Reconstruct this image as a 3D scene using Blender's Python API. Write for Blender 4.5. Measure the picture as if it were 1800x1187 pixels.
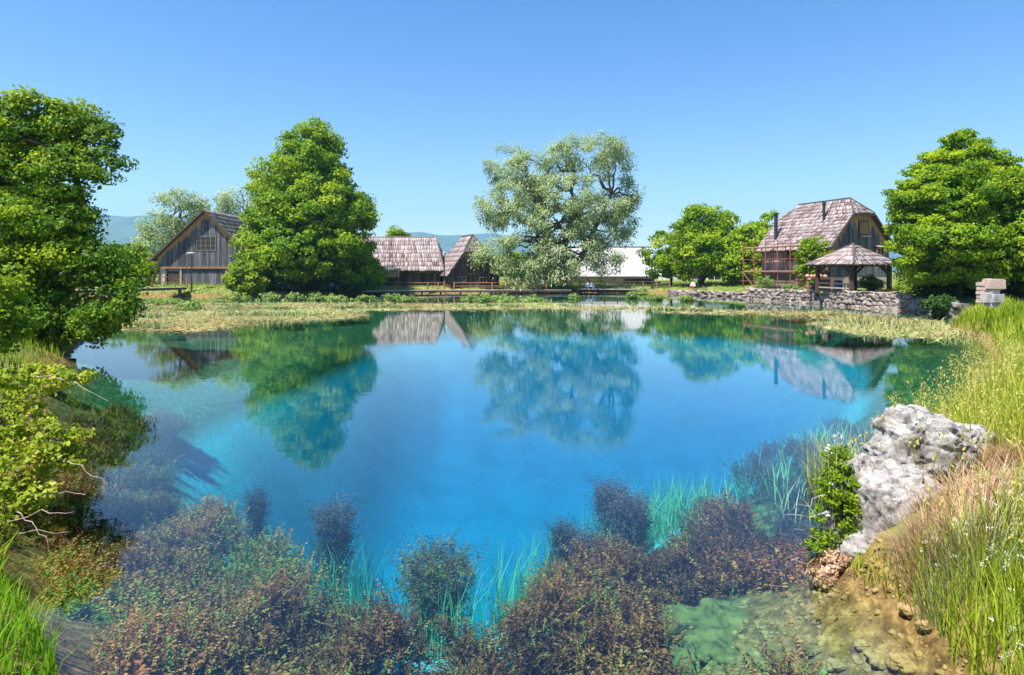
import bpy, bmesh, math
import numpy as np
from mathutils import Vector, Matrix, noise as mnoise

for o in list(bpy.data.objects):
    bpy.data.objects.remove(o)
scn = bpy.context.scene
COL = scn.collection
R = math.radians
rng = np.random.default_rng(7)

# ------------------------------------------------------------------ camera
CAM_H, FPX, CX, HY = 2.6, 1100.0, 900.0, 478.0
cd = bpy.data.cameras.new('camera')
cam = bpy.data.objects.new('camera', cd); COL.objects.link(cam)
cam.location = (0, 0, CAM_H); cam.rotation_euler = (R(90), 0, 0)
cd.sensor_width = 36; cd.lens = 36 * FPX / 1800
cd.shift_y = -(593.5 - HY) / 1800
cd.clip_end = 20000; cd.clip_start = 0.05
scn.camera = cam

# ------------------------------------------------------------------ world, sun, exposure
SUN_EL, SUN_AZ = R(62), R(232)          # azimuth clockwise from +Y
w = bpy.data.worlds.new('World'); scn.world = w; w.use_nodes = True
nt = w.node_tree; nt.nodes.clear()
sky = nt.nodes.new('ShaderNodeTexSky'); sky.sky_type = 'NISHITA'; sky.sun_disc = False
sky.sun_elevation = SUN_EL; sky.sun_rotation = SUN_AZ
sky.air_density = 1.25; sky.dust_density = 0.0; sky.ozone_density = 1.6; sky.altitude = 200
hsv = nt.nodes.new('ShaderNodeHueSaturation'); hsv.inputs['Saturation'].default_value = 1.42; hsv.inputs['Hue'].default_value = 0.512
hsv.inputs['Value'].default_value = 1.0
bg = nt.nodes.new('ShaderNodeBackground'); bg.inputs['Strength'].default_value = 0.08
wo = nt.nodes.new('ShaderNodeOutputWorld')
nt.links.new(sky.outputs[0], hsv.inputs['Color']); nt.links.new(hsv.outputs[0], bg.inputs[0])
nt.links.new(bg.outputs[0], wo.inputs[0])
sd_ = bpy.data.lights.new('sun', 'SUN'); sd_.energy = 5.0; sd_.angle = R(0.53); sd_.color = (1, 0.955, 0.88)
sun = bpy.data.objects.new('sun', sd_); COL.objects.link(sun)
S = Vector((math.sin(SUN_AZ) * math.cos(SUN_EL), math.cos(SUN_AZ) * math.cos(SUN_EL), math.sin(SUN_EL)))
sun.rotation_euler = S.to_track_quat('Z', 'Y').to_euler()
sun.location = (-30, -20, 60)
vs = scn.view_settings
vs.view_transform = 'Standard'; vs.look = 'None'; vs.exposure = 1.12; vs.gamma = 1.0
vs.use_curve_mapping = False
scn.render.engine = 'CYCLES'
cy = scn.cycles
cy.max_bounces = 8; cy.diffuse_bounces = 2; cy.glossy_bounces = 4; cy.transmission_bounces = 6
cy.transparent_max_bounces = 24; cy.volume_bounces = 1; cy.use_denoising = True
cy.caustics_reflective = False; cy.caustics_refractive = False
cy.sample_clamp_indirect = 6


# ------------------------------------------------------------------ helpers
def P(x, y, d):
    """photo pixel + distance along the view axis -> world point"""
    return np.array(((x - CX) / FPX * d, d, CAM_H - (y - HY) / FPX * d))


def WP(x, y, z=0.0):
    d = (CAM_H - z) * FPX / (y - HY)
    return ((x - CX) / FPX * d, d)


def tag(o, label=None, cat=None, group=None, kind=None):
    if label: o['label'] = label
    if cat: o['category'] = cat
    if group: o['group'] = group
    if kind: o['kind'] = kind
    return o


def empty(name, loc=(0, 0, 0), label=None, cat=None, group=None, rz=0.0):
    o = bpy.data.objects.new(name, None); COL.objects.link(o)
    o.location = Vector(loc); o.rotation_euler = (0, 0, rz); o.empty_display_size = 0.2
    return tag(o, label, cat, group)


def np_mesh(name, V, F, mat, parent=None, attrs=None, smooth=False, keep=True, kind=None):
    """V (n,3) float; F (m,k) int or list of faces. World coordinates; parent keeps its own place."""
    me = bpy.data.meshes.new(name)
    V = np.asarray(V, dtype=np.float32)
    if isinstance(F, np.ndarray):
        k = F.shape[1]; m = F.shape[0]
        me.vertices.add(len(V)); me.vertices.foreach_set('co', V.ravel())
        me.loops.add(m * k); me.loops.foreach_set('vertex_index', F.astype(np.int32).ravel())
        me.polygons.add(m)
        me.polygons.foreach_set('loop_start', np.arange(0, m * k, k, dtype=np.int32))
        me.update(calc_edges=True)
    else:
        me.from_pydata(V.tolist(), [], F)
    if attrs:
        for an, av in attrs.items():
            a = me.attributes.new(an, 'FLOAT', 'POINT')
            a.data.foreach_set('value', np.asarray(av, dtype=np.float32))
    if smooth:
        me.polygons.foreach_set('use_smooth', np.ones(len(me.polygons), dtype=bool))
    for m_ in (mat if isinstance(mat, (list, tuple)) else [mat]):
        me.materials.append(m_)
    o = bpy.data.objects.new(name, me); COL.objects.link(o)
    if parent is not None:
        o.parent = parent
        if keep:
            o.matrix_parent_inverse = parent_matrix(parent).inverted()
    if kind: o['kind'] = kind
    return o


def parent_matrix(o):
    m = Matrix.LocRotScale(o.location, o.rotation_euler.to_quaternion(), o.scale)
    if o.parent is not None:
        m = parent_matrix(o.parent) @ o.matrix_parent_inverse @ m
    return m


class MB:
    def __init__(s): s.v = []; s.f = []
    def add(s, vs_, fs_):
        n = len(s.v); s.v += [tuple(map(float, a)) for a in vs_]; s.f += [tuple(i + n for i in f) for f in fs_]; return s
    def box(s, c, size, rz=0.0, M=None):
        hx, hy, hz = size[0] / 2, size[1] / 2, size[2] / 2
        vs_ = [Vector((x, y, z)) for x in (-hx, hx) for y in (-hy, hy) for z in (-hz, hz)]
        m = Matrix.Rotation(rz, 3, 'Z') if M is None else M
        vs_ = [m @ v + Vector(c) for v in vs_]
        return s.add(vs_, [(0, 1, 3, 2), (4, 6, 7, 5), (0, 4, 5, 1), (2, 3, 7, 6), (0, 2, 6, 4), (1, 5, 7, 3)])
    def bar(s, a, b, wx, wy=None):
        """square bar from a to b"""
        a, b = Vector(a), Vector(b); d = b - a; L = d.length
        q = d.to_track_quat('Z', 'Y').to_matrix()
        return s.box((a + b) / 2, (wx, wy or wx, L), M=q)
    def tube(s, pts, rad, n=6, cap=True):
        pts = [Vector(p) for p in pts]
        if not hasattr(rad, '__len__'): rad = [rad] * len(pts)
        vs_, fs_ = [], []
        for i, p in enumerate(pts):
            t = (pts[min(i + 1, len(pts) - 1)] - pts[max(i - 1, 0)])
            q = t.to_track_quat('Z', 'Y').to_matrix() if t.length > 1e-6 else Matrix.Identity(3)
            for k in range(n):
                a = 2 * math.pi * k / n
                vs_.append(p + q @ Vector((math.cos(a) * rad[i], math.sin(a) * rad[i], 0)))
        for i in range(len(pts) - 1):
            for k in range(n):
                fs_.append((i * n + k, i * n + (k + 1) % n, (i + 1) * n + (k + 1) % n, (i + 1) * n + k))
        if cap:
            fs_.append(tuple(range(n - 1, -1, -1))); fs_.append(tuple((len(pts) - 1) * n + k for k in range(n)))
        return s.add(vs_, fs_)
    def prism(s, poly, d):
        """poly: list of 3d points, extruded by vector d"""
        n = len(poly); d = Vector(d)
        vs_ = [Vector(p) for p in poly] + [Vector(p) + d for p in poly]
        fs_ = [tuple(range(n)), tuple(range(2 * n - 1, n - 1, -1))] + [(i, i + n, (i + 1) % n + n, (i + 1) % n) for i in range(n)]
        return s.add(vs_, fs_)
    def build(s, name, mat, parent=None, smooth=False, attrs=None, kind=None):
        me_o = np_mesh(name, np.array(s.v), s.f, mat, parent, attrs, smooth, kind=kind)
        me = me_o.data
        bm = bmesh.new(); bm.from_mesh(me); bmesh.ops.recalc_face_normals(bm, faces=bm.faces); bm.to_mesh(me); bm.free()
        return me_o


# ------------------------------------------------------------------ materials
def newmat(name):
    m = bpy.data.materials.new(name); m.use_nodes = True
    n = m.node_tree; n.nodes.clear()
    out = n.nodes.new('ShaderNodeOutputMaterial')
    return m, n, out


def N(n, t, **kw):
    nd = n.nodes.new(t)
    for k, v in kw.items():
        if k in nd.inputs.keys(): nd.inputs[k].default_value = v
        else: setattr(nd, k, v)
    return nd


def ramp(n, stops, interp='LINEAR'):
    r = n.nodes.new('ShaderNodeValToRGB'); r.color_ramp.interpolation = interp
    e = r.color_ramp.elements
    while len(e) < len(stops): e.new(0.5)
    for el, (p, c) in zip(e, stops):
        el.position = p; el.color = (*c, 1)
    return r


def leaf_mat(name, stops, trans=0.45, tcol=(1.35, 1.25, 0.5), rough=0.6, noise_scale=0.0):
    m, n, out = newmat(name)
    at = N(n, 'ShaderNodeAttribute', attribute_name='rnd')
    rp = ramp(n, stops); n.links.new(at.outputs['Fac'], rp.inputs[0])
    b = N(n, 'ShaderNodeBsdfPrincipled', Roughness=rough); b.inputs['Specular IOR Level'].default_value = 0.18
    n.links.new(rp.outputs[0], b.inputs['Base Color'])
    mu = N(n, 'ShaderNodeMix', data_type='RGBA', blend_type='MULTIPLY'); mu.inputs[0].default_value = 1
    n.links.new(rp.outputs[0], mu.inputs[6]); mu.inputs[7].default_value = (*tcol, 1)
    t = N(n, 'ShaderNodeBsdfTranslucent'); n.links.new(mu.outputs[2], t.inputs[0])
    mx = N(n, 'ShaderNodeMixShader'); mx.inputs[0].default_value = trans
    n.links.new(b.outputs[0], mx.inputs[1]); n.links.new(t.outputs[0], mx.inputs[2])
    n.links.new(mx.outputs[0], out.inputs[0])
    return m


def simple_mat(name, col, rough=0.7, metal=0.0, var=0.25, scale=6.0, bump=0.0, col2=None, stretch=None, rand=0.0, spec=0.4):
    m, n, out = newmat(name)
    tc = N(n, 'ShaderNodeTexCoord'); mp = N(n, 'ShaderNodeMapping')
    if stretch: mp.inputs['Scale'].default_value = stretch
    n.links.new(tc.outputs['Object'], mp.inputs[0])
    nz = N(n, 'ShaderNodeTexNoise', Scale=scale, Detail=6.0, Roughness=0.65); n.links.new(mp.outputs[0], nz.inputs['Vector'])
    c2 = col2 or tuple(c * (1 - var * 1.6) for c in col); c1 = tuple(min(1, c * (1 + var)) for c in col)
    rp = ramp(n, [(0.3, c2), (0.5, col), (0.72, c1)]); n.links.new(nz.outputs[0], rp.inputs[0])
    last = rp.outputs[0]
    if rand:
        oi = N(n, 'ShaderNodeObjectInfo'); mr = N(n, 'ShaderNodeMapRange')
        mr.inputs['To Min'].default_value = 1 - rand; mr.inputs['To Max'].default_value = 1 + rand
        n.links.new(oi.outputs['Random'], mr.inputs[0])
        vm = N(n, 'ShaderNodeVectorMath', operation='SCALE'); n.links.new(last, vm.inputs[0]); n.links.new(mr.outputs[0], vm.inputs['Scale'])
        last = vm.outputs[0]
    b = N(n, 'ShaderNodeBsdfPrincipled', Roughness=rough, Metallic=metal); b.inputs['Specular IOR Level'].default_value = spec
    n.links.new(last, b.inputs['Base Color'])
    if bump:
        bp = N(n, 'ShaderNodeBump', Strength=bump, Distance=0.02); n.links.new(nz.outputs[0], bp.inputs['Height'])
        n.links.new(bp.outputs[0], b.inputs['Normal'])
    n.links.new(b.outputs[0], out.inputs[0])
    return m


def wood_mat(name, cols, fresh=(0.62, 0.36, 0.18), rand=0.45):
    """weathered boards: vertical grain, per-plank tone, 'fresh' attribute = less weathered wood"""
    m, n, out = newmat(name)
    tc = N(n, 'ShaderNodeTexCoord'); mp = N(n, 'ShaderNodeMapping'); mp.inputs['Scale'].default_value = (9, 9, 0.7)
    n.links.new(tc.outputs['Object'], mp.inputs[0])
    oi = N(n, 'ShaderNodeObjectInfo')
    ad = N(n, 'ShaderNodeVectorMath', operation='ADD'); n.links.new(mp.outputs[0], ad.inputs[0])
    sc = N(n, 'ShaderNodeMath', operation='MULTIPLY'); sc.inputs[1].default_value = 57; n.links.new(oi.outputs['Random'], sc.inputs[0])
    n.links.new(sc.outputs[0], ad.inputs[1])
    nz = N(n, 'ShaderNodeTexNoise', Scale=1.0, Detail=5.0, Roughness=0.7); n.links.new(ad.outputs[0], nz.inputs['Vector'])
    rp = ramp(n, [(0.28, cols[0]), (0.5, cols[1]), (0.75, cols[2])]); n.links.new(nz.outputs[0], rp.inputs[0])
    mr = N(n, 'ShaderNodeMapRange'); mr.inputs['To Min'].default_value = 1 - rand; mr.inputs['To Max'].default_value = 1 + rand
    n.links.new(oi.outputs['Random'], mr.inputs[0])
    vm = N(n, 'ShaderNodeVectorMath', operation='SCALE'); n.links.new(rp.outputs[0], vm.inputs[0]); n.links.new(mr.outputs[0], vm.inputs['Scale'])
    at = N(n, 'ShaderNodeAttribute', attribute_name='fresh')
    mx = N(n, 'ShaderNodeMix', data_type='RGBA'); n.links.new(at.outputs['Fac'], mx.inputs[0]); n.links.new(vm.outputs[0], mx.inputs[6])
    fr = ramp(n, [(0.3, tuple(c * 0.6 for c in fresh)), (0.7, fresh)]); n.links.new(nz.outputs[0], fr.inputs[0]); n.links.new(fr.outputs[0], mx.inputs[7])
    b = N(n, 'ShaderNodeBsdfPrincipled', Roughness=0.8); b.inputs['Specular IOR Level'].default_value = 0.25
    n.links.new(mx.outputs[2], b.inputs['Base Color'])
    bp = N(n, 'ShaderNodeBump', Strength=0.5, Distance=0.02); n.links.new(nz.outputs[0], bp.inputs['Height']); n.links.new(bp.outputs[0], b.inputs['Normal'])
    n.links.new(b.outputs[0], out.inputs[0])
    return m


M = {}
M['board'] = wood_mat('weathered_board', [(0.05, 0.05, 0.058), (0.115, 0.113, 0.122), (0.27, 0.26, 0.265)])
M['board_brown'] = wood_mat('brown_board', [(0.035, 0.026, 0.022), (0.085, 0.062, 0.052), (0.19, 0.15, 0.13)])
M['board_pale'] = wood_mat('pale_board', [(0.14, 0.11, 0.10), (0.30, 0.24, 0.22), (0.46, 0.40, 0.38)])
M['timber'] = simple_mat('reddish_timber', (0.33, 0.155, 0.075), 0.7, var=0.35, scale=3, stretch=(4, 4, 0.8), bump=0.3)
M['dark_timber'] = simple_mat('dark_timber', (0.075, 0.05, 0.038), 0.75, var=0.4, scale=3, stretch=(4, 4, 0.8), bump=0.3)
M['fresh_timber'] = simple_mat('pale_timber', (0.48, 0.33, 0.22), 0.75, var=0.3, scale=4, stretch=(4, 4, 0.8), bump=0.3)
M['deck'] = simple_mat('grey_deck_boards', (0.36, 0.31, 0.27), 0.8, var=0.3, scale=3, bump=0.3, rand=0.2)
M['plaster'] = simple_mat('pinkish_plaster', (0.52, 0.38, 0.29), 0.9, var=0.12, scale=2, bump=0.2)
M['white_wall'] = simple_mat('white_wall', (0.72, 0.70, 0.64), 0.9, var=0.06, scale=2)
M['grey_roof'] = simple_mat('pale_sheet_roof', (0.43, 0.41, 0.41), 0.6, var=0.07, scale=1.5, stretch=(1, 0.2, 1))
M['red_metal'] = simple_mat('rusty_red_steel', (0.30, 0.095, 0.06), 0.6, var=0.35, scale=9, bump=0.1)
M['black_metal'] = simple_mat('black_metal', (0.025, 0.025, 0.028), 0.5, var=0.2)
M['lamp_white'] = simple_mat('pale_lamp_cover', (0.6, 0.6, 0.58), 0.4, var=0.05)
M['blue_plastic'] = simple_mat('blue_plastic', (0.03, 0.09, 0.30), 0.4, var=0.1)
M['terracotta'] = simple_mat('fired_clay', (0.52, 0.30, 0.20), 0.85, var=0.2, scale=5)
M['stone'] = simple_mat('wall_stone', (0.27, 0.22, 0.195), 0.9, var=0.3, scale=5, bump=0.6, rand=0.38)
M['stone_dark'] = simple_mat('shade_toned_stone', (0.20, 0.19, 0.17), 0.9, var=0.4, scale=5, bump=0.6, rand=0.3)  # wall stone with the maple's shade put into its colour; reused on steps and house
M['mortar'] = simple_mat('wall_core_rubble', (0.16, 0.14, 0.12), 0.95, var=0.3, scale=8)
M['bark'] = simple_mat('bark', (0.085, 0.065, 0.05), 0.9, var=0.4, scale=5, stretch=(3, 3, 0.6), bump=0.6)
M['bark_pale'] = simple_mat('willow_bark', (0.13, 0.105, 0.085), 0.9, var=0.4, scale=4, stretch=(3, 3, 0.6), bump=0.6)
M['sandstone'] = simple_mat('pink_sandstone', (0.50, 0.36, 0.30), 0.9, var=0.15, scale=7, bump=0.4)
M['greystone'] = simple_mat('grey_block_stone', (0.40, 0.37, 0.36), 0.9, var=0.22, scale=6, bump=0.5)
M['twig'] = simple_mat('bleached_twig', (0.42, 0.33, 0.27), 0.85, var=0.3)

gm, n, out = newmat('window_glass')
b = N(n, 'ShaderNodeBsdfPrincipled', Roughness=0.08); b.inputs['Base Color'].default_value = (0.012, 0.015, 0.018, 1)
n.links.new(b.outputs[0], out.inputs[0]); M['glass'] = gm

# shingles: per-shingle tone in 'rnd'
sm, n, out = newmat('wood_shingle')
at = N(n, 'ShaderNodeAttribute', attribute_name='rnd')
rp = ramp(n, [(0.0, (0.19, 0.14, 0.13)), (0.3, (0.35, 0.275, 0.26)), (0.65, (0.47, 0.38, 0.365)), (1.0, (0.60, 0.51, 0.50))])
n.links.new(at.outputs['Fac'], rp.inputs[0])
tc = N(n, 'ShaderNodeTexCoord'); nz = N(n, 'ShaderNodeTexNoise', Scale=2.2, Detail=7.0, Roughness=0.7); n.links.new(tc.outputs['Object'], nz.inputs['Vector'])
r2 = ramp(n, [(0.3, (0.68, 0.66, 0.64)), (0.6, (1.06, 1.04, 1.04))]); n.links.new(nz.outputs[0], r2.inputs[0])
mu = N(n, 'ShaderNodeMix', data_type='RGBA', blend_type='MULTIPLY'); mu.inputs[0].default_value = 1
n.links.new(rp.outputs[0], mu.inputs[6]); n.links.new(r2.outputs[0], mu.inputs[7])
b = N(n, 'ShaderNodeBsdfPrincipled', Roughness=0.85); b.inputs['Specular IOR Level'].default_value = 0.25
n.links.new(mu.outputs[2], b.inputs['Base Color']); n.links.new(b.outputs[0], out.inputs[0]); M['shingle'] = sm
ms, n, out = newmat('mossy_shingle')
at = N(n, 'ShaderNodeAttribute', attribute_name='rnd')
rp = ramp(n, [(0.0, (0.30, 0.15, 0.04)), (0.5, (0.46, 0.27, 0.07)), (1.0, (0.52, 0.38, 0.18))]); n.links.new(at.outputs['Fac'], rp.inputs[0])
b = N(n, 'ShaderNodeBsdfPrincipled', Roughness=0.9); n.links.new(rp.outputs[0], b.inputs['Base Color']); n.links.new(b.outputs[0], out.inputs[0]); M['moss_shingle'] = ms

# foliage
M['leaf_maple'] = leaf_mat('maple_leaf', [(0, (0.06, 0.15, 0.008)), (0.5, (0.19, 0.33, 0.012)), (1, (0.42, 0.52, 0.016))], 0.42)
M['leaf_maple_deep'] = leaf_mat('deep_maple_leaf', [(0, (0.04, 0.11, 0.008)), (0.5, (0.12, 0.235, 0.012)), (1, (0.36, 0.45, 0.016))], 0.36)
M['leaf_linden'] = leaf_mat('linden_leaf', [(0, (0.06, 0.16, 0.010)), (0.5, (0.19, 0.33, 0.014)), (1, (0.38, 0.49, 0.018))], 0.40)
M['leaf_willow'] = leaf_mat('willow_leaf', [(0, (0.19, 0.27, 0.12)), (0.5, (0.33, 0.42, 0.20)), (1, (0.49, 0.56, 0.30))], 0.36, (1.15, 1.15, 0.7))
M['leaf_bush'] = leaf_mat('bush_leaf', [(0, (0.11, 0.20, 0.012)), (0.5, (0.20, 0.32, 0.016)), (1, (0.33, 0.43, 0.02))], 0.45)
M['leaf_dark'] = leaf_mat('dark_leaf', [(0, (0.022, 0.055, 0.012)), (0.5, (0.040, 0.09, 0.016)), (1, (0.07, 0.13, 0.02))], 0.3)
M['leaf_bramble'] = leaf_mat('bramble_leaf', [(0, (0.18, 0.26, 0.02)), (0.6, (0.36, 0.43, 0.03)), (0.9, (0.50, 0.50, 0.08)), (1, (0.50, 0.34, 0.12))], 0.4, (1.2, 1.2, 0.5))
M['leaf_cress'] = leaf_mat('cress_leaf', [(0, (0.13, 0.24, 0.05)), (0.5, (0.24, 0.36, 0.08)), (1, (0.38, 0.46, 0.15))], 0.35, (1.1, 1.15, 0.6))
M['leaf_broad'] = leaf_mat('broad_leaf', [(0, (0.08, 0.19, 0.03)), (1, (0.16, 0.29, 0.05))], 0.35)
M['grass'] = leaf_mat('meadow_grass', [(0, (0.15, 0.25, 0.012)), (0.4, (0.28, 0.37, 0.02)), (0.75, (0.44, 0.46, 0.045)), (1, (0.60, 0.50, 0.18))], 0.4, (1.15, 1.15, 0.6))
M['grass_dry'] = leaf_mat('dry_grass', [(0, (0.34, 0.20, 0.12)), (0.5, (0.58, 0.38, 0.24)), (1, (0.72, 0.54, 0.37))], 0.35, (1.1, 1, 0.9))
M['grass_lush'] = leaf_mat('lush_grass', [(0, (0.10, 0.24, 0.015)), (0.6, (0.20, 0.40, 0.02)), (1, (0.40, 0.50, 0.05))], 0.45)
M['rush'] = leaf_mat('grey_green_rush', [(0, (0.18, 0.25, 0.09)), (0.6, (0.33, 0.38, 0.14)), (1, (0.50, 0.47, 0.22))], 0.3, (1.1, 1.1, 0.8))
M['petal'] = leaf_mat('white_petal', [(0, (0.75, 0.75, 0.70)), (1, (0.85, 0.85, 0.82))], 0.3, (1, 1, 1))
M['mat_weed'] = leaf_mat('floating_weed_strand', [(0, (0.15, 0.10, 0.03)), (0.35, (0.32, 0.24, 0.08)), (0.7, (0.46, 0.37, 0.19)), (1, (0.36, 0.42, 0.13))], 0.2, (1, 1, 0.8))
M['weed'] = leaf_mat('submerged_weed', [(0, (0.04, 0.016, 0.010)), (0.35, (0.20, 0.065, 0.028)), (0.6, (0.46, 0.165, 0.055)), (0.76, (0.58, 0.31, 0.075)), (0.9, (0.24, 0.24, 0.04)), (1, (0.15, 0.30, 0.05))], 0.25, (1.1, 1, 0.8))
M['weed_dark'] = leaf_mat('purple_weed', [(0, (0.07, 0.035, 0.05)), (0.6, (0.17, 0.09, 0.10)), (1, (0.34, 0.20, 0.17))], 0.2, (1, 1, 1))
M['eelgrass'] = leaf_mat('eelgrass', [(0, (0.25, 0.40, 0.16)), (1, (0.70, 0.80, 0.45))], 0.3, (1, 1, 1))

# ground: soil and turf above water, weedy brown shelf, pale limestone silt in the deep spring
m, n, out = newmat('ground_soil')
geo = N(n, 'ShaderNodeNewGeometry'); sx = N(n, 'ShaderNodeSeparateXYZ'); n.links.new(geo.outputs['Position'], sx.inputs[0])
nz = N(n, 'ShaderNodeTexNoise', Scale=0.9, Detail=8.0, Roughness=0.65); n.links.new(geo.outputs['Position'], nz.inputs['Vector'])
nf = N(n, 'ShaderNodeTexNoise', Scale=7.0, Detail=6.0, Roughness=0.7); n.links.new(geo.outputs['Position'], nf.inputs['Vector'])
turf = ramp(n, [(0.3, (0.07, 0.11, 0.02)), (0.5, (0.15, 0.20, 0.04)), (0.68, (0.30, 0.27, 0.11))]); n.links.new(nz.outputs[0], turf.inputs[0])
shelf = ramp(n, [(0.3, (0.035, 0.022, 0.010)), (0.5, (0.20, 0.125, 0.045)), (0.68, (0.45, 0.30, 0.11))]); n.links.new(nf.outputs[0], shelf.inputs[0])
silt = ramp(n, [(0.3, (0.47, 0.52, 0.49)), (0.55, (0.55, 0.60, 0.56)), (0.7, (0.60, 0.64, 0.60))]); n.links.new(nz.outputs[0], silt.inputs[0])
zz = N(n, 'ShaderNodeMath', operation='MULTIPLY_ADD'); zz.inputs[1].default_value = 0.5; n.links.new(nf.outputs[0], zz.inputs[0]); n.links.new(sx.outputs['Z'], zz.inputs[2])
f1 = N(n, 'ShaderNodeMapRange'); f1.inputs['From Min'].default_value = 0.45; f1.inputs['From Max'].default_value = 0.75; n.links.new(zz.outputs[0], f1.inputs[0])
f2 = N(n, 'ShaderNodeMapRange'); f2.inputs['From Min'].default_value = -0.85; f2.inputs['From Max'].default_value = -1.25; n.links.new(zz.outputs[0], f2.inputs[0])
a1 = N(n, 'ShaderNodeMix', data_type='RGBA'); n.links.new(f1.outputs[0], a1.inputs[0]); n.links.new(shelf.outputs[0], a1.inputs[6]); n.links.new(turf.outputs[0], a1.inputs[7])
a2 = N(n, 'ShaderNodeMix', data_type='RGBA'); n.links.new(f2.outputs[0], a2.inputs[0]); n.links.new(a1.outputs[2], a2.inputs[6]); n.links.new(silt.outputs[0], a2.inputs[7])
b = N(n, 'ShaderNodeBsdfPrincipled', Roughness=0.9); b.inputs['Specular IOR Level'].default_value = 0.2
n.links.new(a2.outputs[2], b.inputs['Base Color'])
bp = N(n, 'ShaderNodeBump', Strength=0.6, Distance=0.06); n.links.new(nf.outputs[0], bp.inputs['Height']); n.links.new(bp.outputs[0], b.inputs['Normal'])
n.links.new(b.outputs[0], out.inputs[0]); M['ground'] = m

# water: reflecting, clear surface over a body that absorbs red
m, n, out = newmat('spring_water')
geo = N(n, 'ShaderNodeNewGeometry'); mp = N(n, 'ShaderNodeMapping'); mp.inputs['Scale'].default_value = (0.8, 1.5, 1)
n.links.new(geo.outputs['Position'], mp.inputs[0])
n1 = N(n, 'ShaderNodeTexNoise', Scale=2.6, Detail=3.0, Roughness=0.55); n.links.new(mp.outputs[0], n1.inputs['Vector'])
n2 = N(n, 'ShaderNodeTexNoise', Scale=0.35, Detail=2.0); n.links.new(mp.outputs[0], n2.inputs['Vector'])
ml = N(n, 'ShaderNodeMath', operation='MULTIPLY'); n.links.new(n1.outputs[0], ml.inputs[0]); n.links.new(n2.outputs[0], ml.inputs[1])
bp = N(n, 'ShaderNodeBump', Strength=0.11, Distance=0.02); n.links.new(ml.outputs[0], bp.inputs['Height'])
fr = N(n, 'ShaderNodeFresnel', IOR=1.5); n.links.new(bp.outputs[0], fr.inputs['Normal'])
gl = N(n, 'ShaderNodeBsdfGlossy', Roughness=0.0); gl.inputs['Color'].default_value = (1, 1, 1, 1); n.links.new(bp.outputs[0], gl.inputs['Normal'])
tr = N(n, 'ShaderNodeBsdfTransparent')
mx = N(n, 'ShaderNodeMixShader'); n.links.new(fr.outputs[0], mx.inputs[0]); n.links.new(tr.outputs[0], mx.inputs[1]); n.links.new(gl.outputs[0], mx.inputs[2])
n.links.new(mx.outputs[0], out.inputs['Surface'])
WATER_ABS = (0.5, 0.074, 0.036)         # per metre
va = N(n, 'ShaderNodeVolumeAbsorption'); dn = max(WATER_ABS)
va.inputs['Density'].default_value = dn
va.inputs['Color'].default_value = (*[1 - a / dn for a in WATER_ABS], 1)
n.links.new(va.outputs[0], out.inputs['Volume']); M['water'] = m

# limestone boulder: pale crust, grey patches, dark pits
m, n, out = newmat('limestone')
tc = N(n, 'ShaderNodeTexCoord')
n1 = N(n, 'ShaderNodeTexNoise', Scale=3.2, Detail=9.0, Roughness=0.72); n.links.new(tc.outputs['Object'], n1.inputs['Vector'])
n2 = N(n, 'ShaderNodeTexNoise', Scale=9.0, Detail=9.0, Roughness=0.75); n.links.new(tc.outputs['Object'], n2.inputs['Vector'])
vo = N(n, 'ShaderNodeTexVoronoi', Scale=8.0, feature='F1'); n.links.new(tc.outputs['Object'], vo.inputs['Vector'])
r1 = ramp(n, [(0.34, (0.16, 0.13, 0.12)), (0.45, (0.40, 0.36, 0.335)), (0.54, (0.55, 0.52, 0.495)), (0.7, (0.70, 0.68, 0.655))]); n.links.new(n1.outputs[0], r1.inputs[0])
r2 = ramp(n, [(0.37, (0.10, 0.085, 0.08)), (0.43, (0.55, 0.52, 0.5)), (0.5, (0.95, 0.94, 0.93)), (0.62, (1, 1, 1))]); n.links.new(n2.outputs[0], r2.inputs[0])
mu = N(n, 'ShaderNodeMix', data_type='RGBA', blend_type='MULTIPLY'); mu.inputs[0].default_value = 0.75; n.links.new(r1.outputs[0], mu.inputs[6]); n.links.new(r2.outputs[0], mu.inputs[7])
b = N(n, 'ShaderNodeBsdfPrincipled', Roughness=0.92); b.inputs['Specular IOR Level'].default_value = 0.2
n.links.new(mu.outputs[2], b.inputs['Base Color'])
bp = N(n, 'ShaderNodeBump', Strength=1.0, Distance=0.06); n.links.new(n2.outputs[0], bp.inputs['Height']); n.links.new(bp.outputs[0], b.inputs['Normal'])
n.links.new(b.outputs[0], out.inputs[0]); M['limestone'] = m
M['algae_rock'] = simple_mat('algae_covered_rock', (0.17, 0.155, 0.045), 0.95, var=0.55, scale=7, bump=1.0)
M['yellow_stone'] = simple_mat('yellow_algae_stone', (0.30, 0.21, 0.075), 0.9, var=0.5, scale=14, bump=0.5)
M['hill'] = simple_mat('wooded_hillside', (0.045, 0.085, 0.035), 0.95, var=0.5, scale=0.012, bump=0.0)


# ------------------------------------------------------------------ terrain and pond
def sdist(poly, X, Y):
    """positive inside"""
    poly = np.array(poly); px, py = poly[:, 0], poly[:, 1]
    qx, qy = np.roll(px, -1), np.roll(py, -1)
    best = np.full(X.shape, 1e9); ins = np.zeros(X.shape, bool)
    for ax, ay, bx, by in zip(px, py, qx, qy):
        ex, ey = bx - ax, by - ay
        t = np.clip(((X - ax) * ex + (Y - ay) * ey) / (ex * ex + ey * ey + 1e-12), 0, 1)
        best = np.minimum(best, np.hypot(X - ax - t * ex, Y - ay - t * ey))
        c = (ay > Y) != (by > Y)
        xi = ax + (Y - ay) * ex / (ey if abs(ey) > 1e-9 else 1e-9)
        ins ^= c & (X < xi)
    return np.where(ins, best, -best)


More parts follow.
